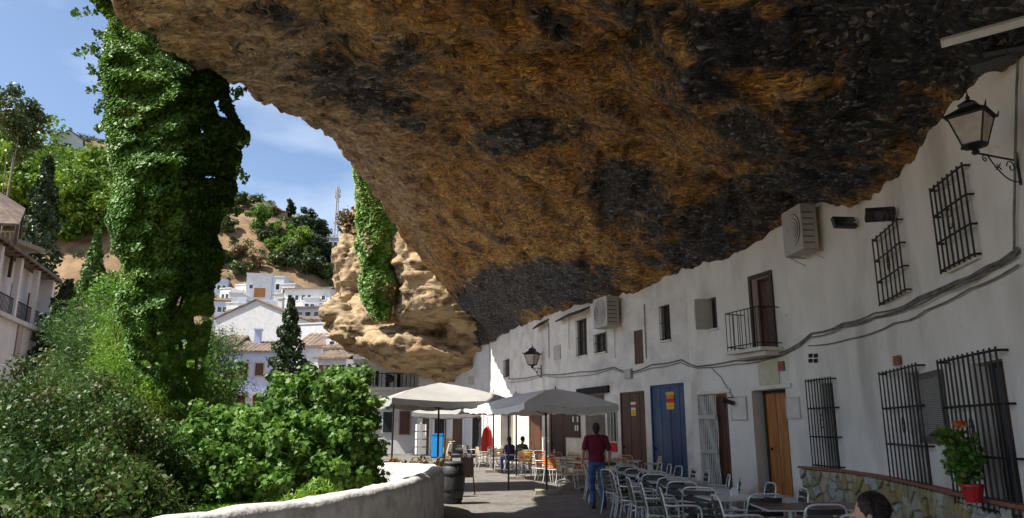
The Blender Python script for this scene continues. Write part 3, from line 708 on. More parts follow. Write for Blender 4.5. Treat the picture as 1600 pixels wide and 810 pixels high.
# small tiled hoods and dark awnings on the upper wall
for q, oo in (((888, 922, 491, 497), .35), ((842, 858, 507, 514), .3), ((878, 888, 500, 505), .3)):
    r = rect(*q); mb = MB()
    mb.add([F(r[0], r[3]+.1, .002), F(r[1], r[3]+.1, .002), F(r[1], r[2]+.05, oo), F(r[0], r[2]+.05, oo), F(r[0], r[3]+.16, .002), F(r[1], r[3]+.16, .002), F(r[1], r[2]+.11, oo), F(r[0], r[2]+.11, oo)],
           [(0, 1, 2, 3), (4, 7, 6, 5), (0, 3, 7, 4), (1, 5, 6, 2), (3, 2, 6, 7)]); mb.build('hood', WOODD, hof(r[0]), world=True)

# ---------------------------------------------------------------- things fixed on the wall
def cable(pts, o, r, label, jit=.02):
    pp = [hit(a, b) for a, b in pts]; out = []
    for i in range(len(pp)-1):
        (s0, h0), (s1, h1) = pp[i], pp[i+1]; n = max(2, int(abs(s1-s0)/.35))
        for q in range(n):
            t = q/n; out.append(F(s0+(s1-s0)*t, h0+(h1-h0)*t-.05*sin(pi*t)*(.3+abs(s1-s0)*.2)+jit*noise.noise(Vector((s0+t*(s1-s0), o*50, h0))), o))
    out.append(F(pp[-1][0], pp[-1][1], o))
    return tag(MB().tube(out, r, 5).build('wall_cable', CABLE, smooth=True), label, 'cable', 'cables strung along the house fronts')
main = [(795, 592), (850, 585), (905, 582), (960, 574), (985, 582), (1020, 570), (1065, 562), (1090, 573), (1150, 564), (1205, 558), (1235, 548), (1270, 522), (1320, 508), (1370, 495), (1440, 466), (1500, 440), (1545, 420), (1597, 392)]
cable(main, .03, .020, 'thick grey main cable sagging along the white house fronts')
cable([(a, b+4+2*sin(a*.05)) for a, b in main], .045, .012, 'thin cable clipped just beneath the thick main cable')
cable([(a, b-3+2*sin(a*.03+1)) for a, b in main[8:]], .045, .013, 'thin cable running just above the main cable on the near houses')
cable([(1265, 540), (1330, 530), (1400, 505), (1450, 486), (1520, 452), (1597, 414)], .04, .012, 'lowest thin cable sagging under the barred upper windows')
cable([(1420, 482), (1480, 458), (1540, 430), (1560, 412), (1597, 400)], .06, .011, 'loose end of cable tangled by the right edge of the wall')
cable([(1592, 395), (1592, 340), (1594, 240), (1596, 140), (1598, 92)], .05, .014, 'cable running up the wall beside the lantern bracket')
cable([(1112, 575), (1128, 590), (1140, 610), (1147, 622)], .03, .010, 'short cable curving down to the small black wall camera')

# lanterns
def lantern(p, n, arm, sc, label):
    # p: point on wall at arm height, n: outward direction
    t = thing('wall_lantern', label, 'lantern', p)
    def Q(o, z, s=0): return Vector((n.x*o-n.y*s, n.y*o+n.x*s, z))
    mb = MB(); mb.tube([Q(.02, -.32*sc), Q(.02, .12*sc)], .016*sc, 6); mb.tube([Q(0, 0), Q(arm, 0)], .013*sc, 6)
    mb.build('arm', IRON, t)
    mb = MB()
    for c, r0, d, st in (((arm*.20, -.10*sc), .085*sc, 1, 0), ((arm*.80, -.055*sc), .05*sc, -1, 2)):
        mb.tube([Q(c[0]+r0*(1-a/9)*cos(a*d+st), c[1]+r0*(1-a/9)*sin(a*d+st)) for a in np.linspace(0, 7.5, 20)], .008*sc, 5)
    mb.tube([Q(arm*(.02+.72*q), -.30*sc+.02+(.28*sc)*q**1.6-.05*sin(pi*q)) for q in np.linspace(0, 1, 12)], .009*sc, 5)
    for q in range(7):
        a = q*.9; mb.tube([Q(arm*.5, -.13*sc), Q(arm*.5+.05*sc*cos(a), -.13*sc+.05*sc*sin(a), .02*sc*(q % 3-1))], .007*sc, 4)
    mb.build('scroll', IRON, t)
    c = Q(arm, 0); lo, hi = .105*sc, .20*sc; z0, z1 = .10*sc, .46*sc
    R_ = Matrix.Rotation(atan2(n.y, n.x)+.35, 3, 'Z')
    def cn(r, z, k): return c+R_@Vector((r*(1, 1, -1, -1)[k], r*(-1, 1, 1, -1)[k], z))
    mb = MB()
    for k in range(4):
        mb.tube([cn(lo, z0, k), cn(hi, z1, k)], .012*sc, 5); mb.tube([cn(lo, z0, k), cn(lo, z0, (k+1) % 4)], .016*sc, 5); mb.tube([cn(hi, z1, k), cn(hi, z1, (k+1) % 4)], .017*sc, 5)
    mb.build('frame', IRON, t)
    for k in range(4):
        MB().add([cn(lo, z0, k), cn(lo, z0, (k+1) % 4), cn(hi, z1, (k+1) % 4), cn(hi, z1, k)], [(0, 1, 2, 3)]).build('pane', M('frosted_glass', (.50, .44, .38), (.34, .27, .23), 6, .35) if k == 0 and 'frosted_glass' not in bpy.data.materials else bpy.data.materials['frosted_glass'], t)
    mb = MB()
    vs = [cn(hi*1.22, z1+.01, k) for k in range(4)]+[cn(hi*.45, z1+.13*sc, k) for k in range(4)]+[cn(hi*.5, z1+.17*sc, k) for k in range(4)]+[cn(.02*sc, z1+.24*sc, k) for k in range(4)]
    mb.add(vs, [(r*4+k, r*4+(k+1) % 4, r*4+4+(k+1) % 4, r*4+4+k) for r in range(3) for k in range(4)]+[(3, 2, 1, 0), (12, 13, 14, 15)])
    mb.build('roof', IRON, t)
    mb = MB(); mb.tube([c+Vector((0, 0, z1+.22*sc)), c+Vector((0, 0, z1+.36*sc))], [.02*sc, .006*sc], 6); mb.ball(c+Vector((0, 0, z1+.27*sc)), .028*sc, 8, 5)
    for k in range(4): mb.tube([cn(hi*1.15, z1+.02*sc, k), cn(hi*1.25, z1+.09*sc, k)], [.016*sc, .004*sc], 5)
    mb.build('finial', IRON, t)
    mb = MB(); mb.lathe([(.03*sc, -.02*sc), (.05*sc, .01*sc), (.03*sc, .04*sc), (.10*sc, .075*sc), (.155*sc, .085*sc), (.155*sc, .10*sc)], c, 8); mb.build('base', IRON, t)
s, h = hit(1591, 252); n = wall_n(s); p = F(s, h, 0)
lantern(p, Vector((-.93, -.37, 0)).normalized(), .66, .86, 'large black iron street lantern on a scrolled wall bracket, upper right')
s, h = hit(846, 576); lantern(F(s, h, 0), Vector((-.8, -.6, 0)), .5, 1.25, 'small distant black wall lantern above the parasols')

# air conditioners
def ac(q, label, dep, bracket=True):
    s0, s1, h0, h1 = rect(*q); s1 = max(s1, s0+.3)
    t = thing('air_conditioner', label, 'air conditioner', F((s0+s1)/2, h0, 0))
    mb = MB(); fbox(mb, s0, s1, h0, h1, .12, .12+dep); mb.build('casing', METG, t, world=True)
    c = F((s0+s1)/2, (h0+h1)/2, .125+dep); n = wall_n(s0); d = Vector((n.y, -n.x, 0)); rad = min(s1-s0, h1-h0)*.40
    mb = MB()
    for r_ in (1, .75, .5, .25): mb.tube([c+d*rad*r_*cos(a)+Vector((0, 0, rad*r_*sin(a))) for a in np.linspace(0, 2*pi, 19)], .009, 4)
    mb.build('fan_guard', IRON, t, world=True)
    e0 = F(s0-.003, h0, .12); 
    mb = MB()
    for i in range(6): hh = h0+.12+(h1-h0-.2)*i/6; fbox(mb, s0-.012, s0-.003, hh, hh+.03, .2, .1+dep)
    mb.build('louvre', M('dark_grey_louvre', (.16, .15, .13), None), t, world=True)
    if bracket:
        mb = MB()
        for s in (s0+.06, s1-.06): mb.tube([F(s, h0-.02, 0), F(s, h0-.02, .1+dep)], .018, 5); mb.tube([F(s, h0-.2, 0), F(s, h0-.02, .05+dep)], .012, 5)
        mb.build('bracket', METG, t, world=True)
s0, s1, h0, h1 = rect(1250, 1284, 325, 400)
ac((1252, 1286, 326, 398), 'large grey air conditioner high on the wall under the rock', .34)
ac((950, 972, 467, 513), 'pale boxed air conditioner high on the wall above a small grated window', .45, False)
# floodlights
def flood(q, label, rot):
    s0, s1, h0, h1 = rect(*q); c = F((s0+s1)/2, (h0+h1)/2, .26)
    t = thing('floodlight', label, 'floodlight', F((s0+s1)/2, (h0+h1)/2, 0)); R = Matrix.Rotation(rot[0], 3, 'Z')@Matrix.Rotation(rot[1], 3, 'X')
    MB().box(c, (.44, .09, .22), R).build('housing', SLATD, t, world=True)
    MB().box(c+R@Vector((0, -.05, 0)), (.36, .012, .16), R).build('lens', GLASS, t, world=True)
    MB().tube([F((s0+s1)/2, (h0+h1)/2, 0), c], .022, 6).build('bracket', METG, t, world=True)
flood((1320, 1362, 338, 357), 'black square floodlight just above the narrow barred upper window', (.1, -.35))
flood((1380, 1424, 325, 343), 'slim black floodlight tilted above the barred upper window, nearer the lantern', (-.25, .7))
s, h = hit(1147, 628); t = thing('wall_camera', 'small black wall camera above the pale meter box', 'camera', F(s, h, 0))
MB().tube([F(s, h+.12, 0), F(s, h+.10, .18), F(s, h+.02, .2)], .014, 6).build('arm', IRON, t, world=True)
MB().box(F(s, h, .2), (.30, .12, .10), Matrix.Rotation(.3, 3, 'Y')).build('housing', SLATD, t, world=True)
s, h = hit(1437, 632); MB().ball(F(s, h, .05), .035, 8, 6).build('wall_glint', WPLAS, HOUSE[0], world=True)  # white ball stands in for a small reflection on the wall
# white beam and dark awning fold near the rock, upper right
a, b = P(1470, 68, 7.0), P(1640, 22, 6.5); b = b+(b-a)*.5
tag(MB().tube([a, (a+b)/2, b], .055, 4).build('beam', WPLAS), 'pale wooden beam jutting from the rock at the top right', 'beam')
a, b = P(1520, 97, 7.5), P(1640, 78, 7.0); tag(MB().box((a+b)/2, ((b-a).length, .3, .09), Matrix.Rotation(atan2(b.y-a.y, b.x-a.x), 3, 'Z')).tube([a+Vector((0, -.2, -.02)), b+Vector((0, -.2, 0))], .05, 6).build('folded_awning', SLATD), 'black folded awning under the rock at the top right', 'awning')
# geranium in its pot
s0, s1, h0, h1 = r3; sm = s0+(s1-s0)*.62; pp = F(sm, h0+.28, .30)
t = thing('potted_geranium', 'potted geranium with orange red blooms hung in the right window grille', 'plant', pp)
MB().lathe([(.085, -.14), (.125, .03), (.14, .035), (.14, .065), (.11, .06)], (0, 0, 0), 12).build('pot', M('red_pot', (.45, .015, .02), (.55, .03, .03), 6, .4), t)
# ---------------------------------------------------------------- foliage
def leaves(name, mat_, parent, pos, size, nrm=None, shape='rhomb', spread=1.0, rnd=None, droop=0., off=None):
    pos = np.asarray(pos, float); N = len(pos)
    if parent is not None: pos = pos-np.array(wloc(parent))
    size = np.broadcast_to(size, (N,))*RNG.uniform(.7, 1.3, N)
    n = RNG.normal(size=(N, 3))*spread
    if nrm is not None: n = n+nrm
    n[:, 2] += .25; n /= np.linalg.norm(n, axis=1)[:, None]
    t = np.cross(n, RNG.normal(size=(N, 3))); t[:, 2] -= droop; t -= n*(t*n).sum(1)[:, None]; t /= np.linalg.norm(t, axis=1)[:, None]; b = np.cross(n, t)
    if shape == 'rhomb': pr = [(-.5, 0, 0), (0, -.28, .06), (.5, 0, 0), (0, .28, .06)]
    elif shape == 'blade': pr = [(-.5, -.04, 0), (0, -.08, .04), (.5, 0, 0), (0, .08, .04)]
    elif shape == 'ivy': pr = [(-.35, 0, 0), (-.30, -.42, .03), (.05, -.30, .05), (.55, 0, -.03), (.05, .30, .05), (-.30, .42, .03)]
    else: pr = [(-.45, 0, 0), (-.25, -.42, 0), (0, -.2, .04), (.28, -.42, -.02), (.22, -.12, .03), (.58, 0, -.05), (.22, .12, .03), (.28, .42, -.02), (0, .2, .04), (-.25, .42, 0)]
    k = len(pr); V = np.empty((N, k, 3))
    for i, (x, y, z) in enumerate(pr): V[:, i] = pos+size[:, None]*(x*t+y*b+z*n)
    me = bpy.data.meshes.new(name); me.vertices.add(N*k); me.vertices.foreach_set('co', V.ravel())
    me.loops.add(N*k); me.loops.foreach_set('vertex_index', np.arange(N*k, dtype=np.int32))
    me.polygons.add(N); me.polygons.foreach_set('loop_start', np.arange(0, N*k, k, dtype=np.int32))
    try: me.polygons.foreach_set('loop_total', np.full(N, k, dtype=np.int32))
    except Exception: pass
    me.update(calc_edges=True)
    a = me.attributes.new('rnd', 'FLOAT', 'FACE'); r = RNG.uniform(0, 1, N) if rnd is None else np.clip(rnd+RNG.normal(0, .13, N), 0, 1)
    a.data.foreach_set('value', r.astype(np.float32))
    o = link_mesh(name, me, mat_, parent); o['kind'] = 'stuff'; return o
def blob(c, r, n, shell=.55):           # points through an ellipsoid, denser towards its surface
    d = RNG.normal(size=(n, 3)); d /= np.linalg.norm(d, axis=1)[:, None]
    q = (shell+(1-shell)*RNG.uniform(0, 1, n))[:, None]
    r = np.array(r if hasattr(r, '__len__') else (r, r, r)); return np.array(c)+d*q*r, d
def clumps(c, r, nc, cr, n, shell=.3, inner=.35):  # clumps of leaves spread through a crown
    cc, _ = blob(c, r, nc, shell); P_, D_, R_ = [], [], []
    for q in cc:
        s = cr*RNG.uniform(.6, 1.3); a, d = blob(q, (s, s, s*.75), int(n*s*s/cr/cr), inner); P_.append(a); D_.append(d); R_.append(np.full(len(a), RNG.uniform(.15, .85)))
    return np.concatenate(P_), np.concatenate(D_), np.concatenate(R_)
LV = dict(
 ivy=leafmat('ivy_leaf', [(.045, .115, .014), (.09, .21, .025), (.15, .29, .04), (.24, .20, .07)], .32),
 ivy_shade=leafmat('ivy_leaf_shaded', [(.025, .065, .010), (.05, .12, .018), (.10, .20, .03)], .35),  # shaded copy of the ivy leaf, shade put into its colour
 fig=leafmat('fig_leaf', [(.06, .125, .02), (.11, .23, .036), (.19, .34, .055)], .38),
 dark=leafmat('dark_shrub_leaf', [(.018, .050, .010), (.035, .085, .014), (.07, .13, .022), (.09, .065, .022)], .28),
 willow=leafmat('willow_leaf', [(.035, .085, .02), (.07, .15, .03), (.13, .22, .05)], .35),
 pine=leafmat('pine_needles', [(.06, .12, .012), (.13, .23, .02), (.22, .32, .03)], .3),
 cyp=leafmat('cypress_leaf', [(.012, .03, .010), (.03, .06, .018), (.05, .085, .025)], .12),
 lcyp=leafmat('light_cypress', [(.04, .10, .015), (.08, .17, .03), (.12, .22, .04)], .2),
 olive=leafmat('scrub_leaf', [(.035, .06, .018), (.07, .11, .025), (.12, .14, .04)], .2),
 lime=leafmat('lime_leaf', [(.10, .22, .015), (.18, .34, .03), (.28, .42, .05)], .35),
 dry=leafmat('dry_leaf', [(.14, .085, .04), (.22, .14, .06), (.14, .15, .05)], .2))
def trunk(parent, pts, r, name='trunk'):
    return MB().tube(pts, r, 7).build(name, BRANCH, parent, world=True, smooth=True)
def tree(name, label, cat, base, crowns, leaf, size, group=None, shape='rhomb', tr=.15, n=60, cr=None, nc=30, dens=1.0):
    t = thing(name, label, cat, base, group=group); base = Vector(base)
    Ps, Ds, Rs = [], [], []
    for c, r in crowns:
        k = cr or min(r)*.42
        a, d, rr = clumps(c, r, nc, k, n); Ps.append(a); Ds.append(d); Rs.append(rr)
    c0 = Vector(crowns[0][0])
    trunk(t, [base-Vector((0, 0, .3)), base.lerp(c0, .45)+Vector((.1, 0, 0)), c0], [tr, tr*.75, tr*.3])
    if n*nc > 1500:
        for c, r in crowns:
            for q in range(3):
                e = Vector(c)+Vector((RNG.uniform(-.6, .6)*r[0], RNG.uniform(-.6, .6)*r[1], RNG.uniform(0, .6)*r[2]))
                trunk(t, [base.lerp(c0, .4), base.lerp(c0, .6).lerp(e, .5), e], [tr*.5, tr*.35, tr*.1], 'limb')
    o = leaves('crown', LV[leaf], t, np.concatenate(Ps), size, np.concatenate(Ds)*.8, shape, .9, np.concatenate(Rs)); 
    return t
# geranium leaves and blooms
gt = [o for o in COL.objects if o.name == 'potted_geranium'][0]; gl = wloc(gt)
a, d = blob(gl+Vector((-.05, 0, .35)), (.23, .23, .36), 620, .2); leaves('foliage', LV['ivy'], gt, a, .08, d, 'fig')
a2, d = blob(gl+Vector((-.28, -.05, .62)), (.13, .12, .12), 120, .2); leaves('foliage', LV['ivy'], gt, a2, .075, d, 'fig')
a, d = blob(P(1500, 663, gl.y-.1), (.075, .075, .055), 90, .1); o = leaves('bloom', ORG, gt, a, .05, d, 'fig')
mb = MB(); mb.tube([gl, gl+Vector((-.15, 0, .5)), P(1500, 663, gl.y-.1)], .008, 4); mb.build('stem', LV['ivy'], gt, world=True)

# 1 ivy curtain hanging from the lip on the left
EL = [(-60, 160), (0, 150), (50, 162), (100, 160), (170, 163), (250, 168), (330, 176), (400, 178), (480, 184), (520, 190), (560, 205), (600, 245), (645, 288)]
ER = [(-60, 240), (0, 215), (60, 270), (100, 320), (130, 362), (170, 362), (210, 380), (250, 372), (300, 365), (340, 352), (385, 338), (400, 345), (440, 335), (480, 325), (560, 325), (600, 312), (645, 308)]
N = 120000; py = RNG.uniform(-60, 645, N); el = np.interp(py, *zip(*EL)); er = np.interp(py, *zip(*ER))
q = RNG.uniform(0, 1, N)
# lumpy outline: the edges move with noise
nf = np.array([noise.noise(Vector((a*.013, b*2.2, 3))) for a, b in zip(py, q)]); nf2 = np.array([noise.noise(Vector((a*.045, b*5, 9))) for a, b in zip(py, q)])
px = el+(er-el)*q; px += (nf*26+nf2*12)*np.abs(q-.5)*1.5
Yc = 12.6+.9*q; half = .75*np.sqrt(np.clip(1-(2*q-1)**2, .02, 1))*np.clip((er-el)/180, .25, 1)
side = RNG.choice([-1, -1, -1, 1], N); Yy = Yc+half*side*(.75+.35*nf2+RNG.uniform(-.12, .22, N))+.25*nf
keep = (nf2 > -.66+.16*(q > .7)+np.clip((py-400)/420, 0, .6))
keep &= ~((q > .5) & (np.array([noise.noise(Vector((a*.03+4, b*.035, 2))) for a, b in zip(py, px)]) < -.60))

pos = np.array([P(a, b, c) for a, b, c in zip(px[keep], py[keep], Yy[keep])]); qk = q[keep]; nk = nf[keep]
ob_ = P(270, 640, 13); ivt = thing('hanging_ivy', 'huge curtain of ivy hanging from the rock lip in the left of the view', 'ivy', ob_)
nr_ = np.stack([(qk-.5)*1.6, np.full(len(qk), -1.0), np.full(len(qk), .5)], 1)
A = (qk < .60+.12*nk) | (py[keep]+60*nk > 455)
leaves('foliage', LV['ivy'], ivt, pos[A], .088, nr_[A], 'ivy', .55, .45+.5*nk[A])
leaves('foliage', LV['ivy_shade'], ivt, pos[~A], .10, nr_[~A], 'ivy', .9, .5+.5*nk[~A])  # right part faces away from the sun; its shade is in the leaf colour
# sprigs reaching out over the sky
SP = []
for a, b, c, e in ((152, 20, 112, 22), (160, 70, 118, 84), (165, 150, 150, 175), (165, 120, 140, 108), (172, 195, 150, 200), (160, 5, 140, -4), (362, 150, 382, 140), (372, 225, 388, 215), (372, 262, 385, 285), (160, 95, 145, 75), (350, 330, 384, 332), (168, 60, 148, 50), (163, 132, 138, 142)):
    for k_ in range(46):
        t = RNG.uniform(0, 1); SP.append(P(a+(c-a)*t+RNG.normal()*3, b+(e-b)*t+RNG.normal()*(6-3*t), 12.7+RNG.normal()*.1))
leaves('sprig', LV['ivy_shade'], ivt, SP, .09, None, 'ivy', 1)
mb = MB()
for q_ in (.2, .35, .55, .7, .85):
    mb.tube([P(np.interp(y_, *zip(*EL))*(1-q_)+np.interp(y_, *zip(*ER))*q_+5*sin(y_*.02+q_*9), y_, 12.9+.9*q_) for y_ in range(-40, 640, 40)], .035, 5)
mb.build('stem', BRANCH, ivt, world=True)
# far ivy column against the outcrop
EL2 = [(255, 552), (290, 555), (350, 558), (420, 560), (470, 566), (500, 585)]; ER2 = [(255, 565), (290, 590), (330, 618), (380, 620), (430, 617), (470, 614), (500, 606)]
N = 17000; py = RNG.uniform(256, 500, N); q = RNG.uniform(0, 1, N); el = np.interp(py, *zip(*EL2)); er = np.interp(py, *zip(*ER2))
nf = np.array([noise.noise(Vector((a*.03, b*3, 3))) for a, b in zip(py, q)])
px = el+(er-el)*q+nf*9*np.abs(q-.5)*2; Yy = 44.3-1.1*np.sqrt(np.clip(1-(2*q-1)**2, 0, 1))*(1+.3*nf)+RNG.uniform(-.1, .5, N)
iv2 = thing('hanging_ivy', 'narrow bright green ivy column hanging beside the cream rock outcrop', 'ivy', P(590, 500, 44))
leaves('foliage', LV['ivy'], iv2, np.array([P(a, b, c) for a, b, c in zip(px, py, Yy)]), .30, np.stack([(q-.6)*2, -np.ones(N), np.full(N, .6)], 1), 'ivy', .6, .6+.7*nf)
a, d = blob(P(545, 345, 46), (.9, .9, 1.0), 500, .1); leaves('sprig', LV['dry'], iv2, a, .25, None, 'ivy')
MB().tube([P(570, 300, 44.4), P(590, 400, 44.4), P(595, 495, 44.2)], .12, 6).build('stem', BRANCH, iv2, world=True)

# 3 fig tree over the parapet
ft = thing('fig_tree', 'broad leaved fig tree bushing up behind the curved parapet', 'tree', P(420, 800, 12.5))
CR = [((500, 625), 12.5, (.85, .9, .62)), ((540, 660), 12.2, (.6, .8, .8)), ((420, 660), 12.4, (.85, .9, .5)), ((340, 680), 12.0, (.8, .9, .55)), ((290, 715), 11.6, (.45, .6, .42)), ((400, 730), 11.5, (1.1, .9, .7)), ((490, 720), 11.8, (.9, .9, .8)), ((550, 730), 12.6, (.55, .7, .65)), ((330, 755), 11.2, (.6, .7, .5)), ((545, 600), 13, (.4, .5, .35)), ((470, 690), 12.6, (1, .8, .8))]
Ps, Ds, Rs = [], [], []
for c, Y, r in CR:
    a, d, rr = clumps(P(*c, Y), r, int(52*r[0]*r[2]/.5)+12, .21, 95, .35, .0); Ps.append(a); Ds.append(d); Rs.append(rr)
leaves('crown', LV['fig'], ft, np.concatenate(Ps), .095, np.concatenate(Ds)*.9+np.array([-.2, -.2, .5]), 'fig', .8, np.concatenate(Rs))
b0 = P(420, 800, 12.5)+Vector((0, 0, -2.8))
for c, Y, r in CR: trunk(ft, [b0, b0.lerp(P(*c, Y), .5)+Vector((.1, 0, -.25)), P(*c, Y)], [.12, .07, .02], 'limb')
# lime bush between fig and parapet
tree('lime_green_bush', 'small lime green shrub just behind the parapet top', 'shrub', P(470, 790, 9.6)+Vector((0, 0, -1)), [(P(470, 792, 9.6), (.38, .3, .26)), (P(500, 775, 9.8), (.2, .2, .16))], 'lime', .12, shape='blade', tr=.03, n=40, nc=30, cr=.12)
# 4 dark shrubs lower left
for i, (px_, py_, Y, r, lab) in enumerate(((60, 720, 9.5, (1.35, 1.1, .95), 'dark reddish green shrub at the lower left corner'), (150, 690, 10.5, (1.0, 1.0, .8), 'dense dark shrub beside the low brick wall'), (20, 650, 13, (1.5, 1.2, .65), 'dark shrub below the left white house'), (130, 780, 8.4, (.85, .7, .5), 'low dark shrub at the bottom edge, left of the parapet'), (30, 800, 7.4, (1.1, .8, .6), 'dark shrub filling the very bottom left corner'))):
    c = P(px_, py_, Y); b = Vector((c.x, c.y, -4.6))
    tree('dark_shrub', lab, 'shrub', b, [(c, r), (c+Vector((.3, .2, -r[2]*.9)), (r[0]*1.1, r[1], r[2]))], 'dark', .068, nc=110, n=105, cr=.28, tr=.08)
# 5 feathery pale trees under the ivy
for i, (px_, py_, Y, r, lf, lab, n_) in enumerate(((150, 560, 20, (1.5, 1.5, 1.7), 'willow', 'pale feathery tree left of the hanging ivy', 60), (205, 590, 17.5, (1.5, 1.3, 1.5), 'willow', 'pale green willow like tree with a slender bare trunk', 60),
        (285, 610, 19, (1.4, 1.4, 1.5), 'fig', 'mid green tree below the tip of the hanging ivy', 55), (335, 580, 22, (1.0, 1.2, 1.6), 'willow', 'grey green tree left of the blue house', 60), (95, 620, 22, (1.8, 1.4, 1.3), 'olive', 'olive green tree right of the left white house', 55), (200, 500, 24, (1.2, 1.2, 1.6), 'ivy', 'bright green climber covered tree behind the ivy curtain', 60))):
    c = P(px_, py_, Y); b = Vector((c.x+.3, c.y, -4.6))
    tree('broadleaf_tree', lab, 'tree', b, [(c, r), (c+Vector((.4, .3, -r[2]*.9)), (r[0]*.9, r[1]*.9, r[2]*.9)), (c+Vector((-.5, .2, r[2]*.4)), (r[0]*.6, r[1]*.6, r[2]*.6))], lf, .13, nc=75, n=int(n_*1.5), cr=.42, shape='blade' if lf == 'willow' else 'rhomb', tr=.11)
tree('feathery_tree', 'bright feathery tree rising under the lower left edge of the ivy curtain', 'tree', P(190, 700, 16), [(P(185, 520, 16), (.55, .6, 1.1)), (P(215, 570, 15.5), (.7, .6, .8)), (P(262, 600, 15), (.6, .6, .7))], 'lime', .10, nc=60, n=60, cr=.28, tr=.06, shape='blade')
tree('young_elm', 'thin pale trunk tree leaning in the gully below the ivy', 'tree', P(205, 700, 15), [(P(235, 600, 15), (.9, .8, .5))], 'fig', .12, nc=30, n=30, cr=.25, tr=.07)
# 6 columnar conifers
def conifer(name, label, px_, pt, pb, Y, w, leaf, size, n, ragged=.25, group=None):
    top = P(px_, pt, Y); bot = P(px_, pb, Y); bot.x = top.x = top.x*.7+bot.x*.3; H = top.z-bot.z; t = thing(name, label, 'tree', bot, group=group)
    h = RNG.uniform(0, 1, n)**1.15; a = RNG.uniform(0, 2*pi, n); lay = .72+ragged*np.sin(h*46+a*2)+.25*RNG.uniform(0, 1, n)
    rr = w*np.clip((1-h)*1.6+.04, 0, 1)**.8*lay*np.where(h < .08, .6+h*5, 1)
    pos = np.stack([bot.x+rr*np.cos(a), Y+rr*np.sin(a), bot.z+h*H+.1*RNG.normal(size=n)], 1)
    leaves('crown', LV[leaf], t, pos, size, np.stack([np.cos(a), np.sin(a), np.full(n, -.1)], 1), 'rhomb', .8)
    trunk(t, [bot-Vector((0, 0, 2)), bot.lerp(top, .95)], [w*.16, .03]); return t
conifer('dark_conifer', 'ragged dark conifer standing above the left white house', 62, 245, 600, 52, 1.6, 'cyp', .42, 5200, .5)
conifer('light_cypress', 'slim light green cypress left of the ivy curtain', 146, 365, 560, 34, .72, 'lcyp', .24, 4200, .2)
conifer('light_cypress', 'shorter light green cypress at the foot of the slim one', 128, 440, 570, 33, .55, 'lcyp', .24, 2200, .2)
conifer('narrow_cypress', 'narrow dark cypress between the blue house and the fig tree', 452, 468, 640, 48, .95, 'cyp', .30, 4800, .45)
conifer('narrow_cypress', 'dark cypress clump tucked behind the left white house corner', 100, 440, 640, 44, 1.5, 'cyp', .36, 3500, .4)
# 8 pines on the slope at the left
def onhill(px_, Y, up=0):
    x = (px_-CW)/FPX*Y/1.0*1.03; return Vector((x, Y, T(x, Y)+up))
def rtree(name, label, px_, py_, Y, r, leaf, size, n=40, nc=24, group=None, cat='tree', drop=None):
    c = P(px_, py_, Y); Y0 = Y
    for k_ in range(240):                # slide along the slope to where the crown stands on the ground
        yy = 62+k_*.5; q = P(px_, py_, yy)
        if T(q.x, yy) >= q.z-r[2]*1.05*yy/Y0: c = q; r = tuple(v*yy/Y0 for v in r); size *= 1.15*yy/Y0; n = int(n*1.25); break
    b = Vector((c.x, c.y, min(T(c.x, c.y), c.z-r[2]*.5)))
    return tree(name, label, cat, b, [(c, r)], leaf, size, group, nc=nc, n=n, tr=max(.08, r[0]*.06))
for px_, py_, Y, r, lab in ((12, 225, 66, (3.6, 3, 3.2), 'tall yellow green pine at the far left above the houses'), (58, 262, 70, (3.2, 3, 2.8), 'rounded yellow green pine left of the white hilltop house'), (125, 285, 74, (3.2, 3, 2.6), 'bright pine below the white hilltop house'), (10, 290, 60, (2.8, 3, 2.6), 'lower pine behind the tiled shed at the left edge'),
        (60, 300, 64, (3.0, 3, 2.4), 'low spreading pine above the dry slope'), (166, 262, 80, (2.4, 3, 2.4), 'pine partly behind the ivy curtain'), (160, 310, 76, (2.6, 3, 2.6), 'yellowing tree beside the ivy curtain on the slope'), (30, 178, 70, (1.9, 2.4, 3.0), 'highest dark topped pine on the left skyline'), (100, 330, 62, (2.2, 2.2, 1.8), 'rounded green pine over the dry grass')):
    rtree('pine_tree', lab, px_, py_+8, Y, tuple(1.3*v for v in r), 'pine' if 'dark' not in lab else 'olive', .42, 95, 44, 'pines on the left slope')
for px_, py_, Y, r, lf, lab in ((405, 338, 118, (2.6, 2.6, 2.8), 'ivy', 'bright green round tree left of the ochre hillside house'), (385, 312, 140, (3.5, 3, 2.4), 'olive', 'grey green tree at the top of the dry slope'), (455, 325, 138, (1.4, 1.4, 2.4), 'cyp', 'tiny dark conifer right of the ochre hillside house'), (480, 342, 130, (3.2, 3, 2.6), 'cyp', 'dark round tree on the skyline'), (500, 357, 128, (2.4, 2.4, 2.4), 'cyp', 'dark tree nearest the antenna mast'),
        (440, 362, 112, (2.8, 2.8, 2.0), 'ivy', 'dense green tree below the ochre house'), (470, 375, 110, (3.2, 3, 2.8), 'pine', 'yellow green tree in the middle of the slope'), (496, 385, 108, (2.4, 2.4, 2.8), 'cyp', 'dark pine on the right shoulder of the slope'), (450, 400, 100, (2.6, 2.4, 2.4), 'olive', 'grey scrub oak above the village roofs'), (480, 412, 98, (2.8, 2.4, 2.2), 'cyp', 'dark scrub oak just above the long white house'), (508, 425, 100, (2.0, 2, 1.8), 'olive', 'small olive tree at the foot of the cliff'),
        (372, 395, 104, (2.2, 2.2, 1.4), 'dry', 'brown dry bush on the slope'), (350, 350, 125, (3, 3, 2.2), 'olive', 'olive tree on the slope right beside the ivy'), (428, 330, 136, (1.6, 2, 1.2), 'dry', 'rusty bush beside the ochre house wall')):
    rtree('hillside_tree', lab, px_, py_, Y, tuple(.74*v for v in r), lf, .42, 70, 24, 'trees on the hillside above the village')
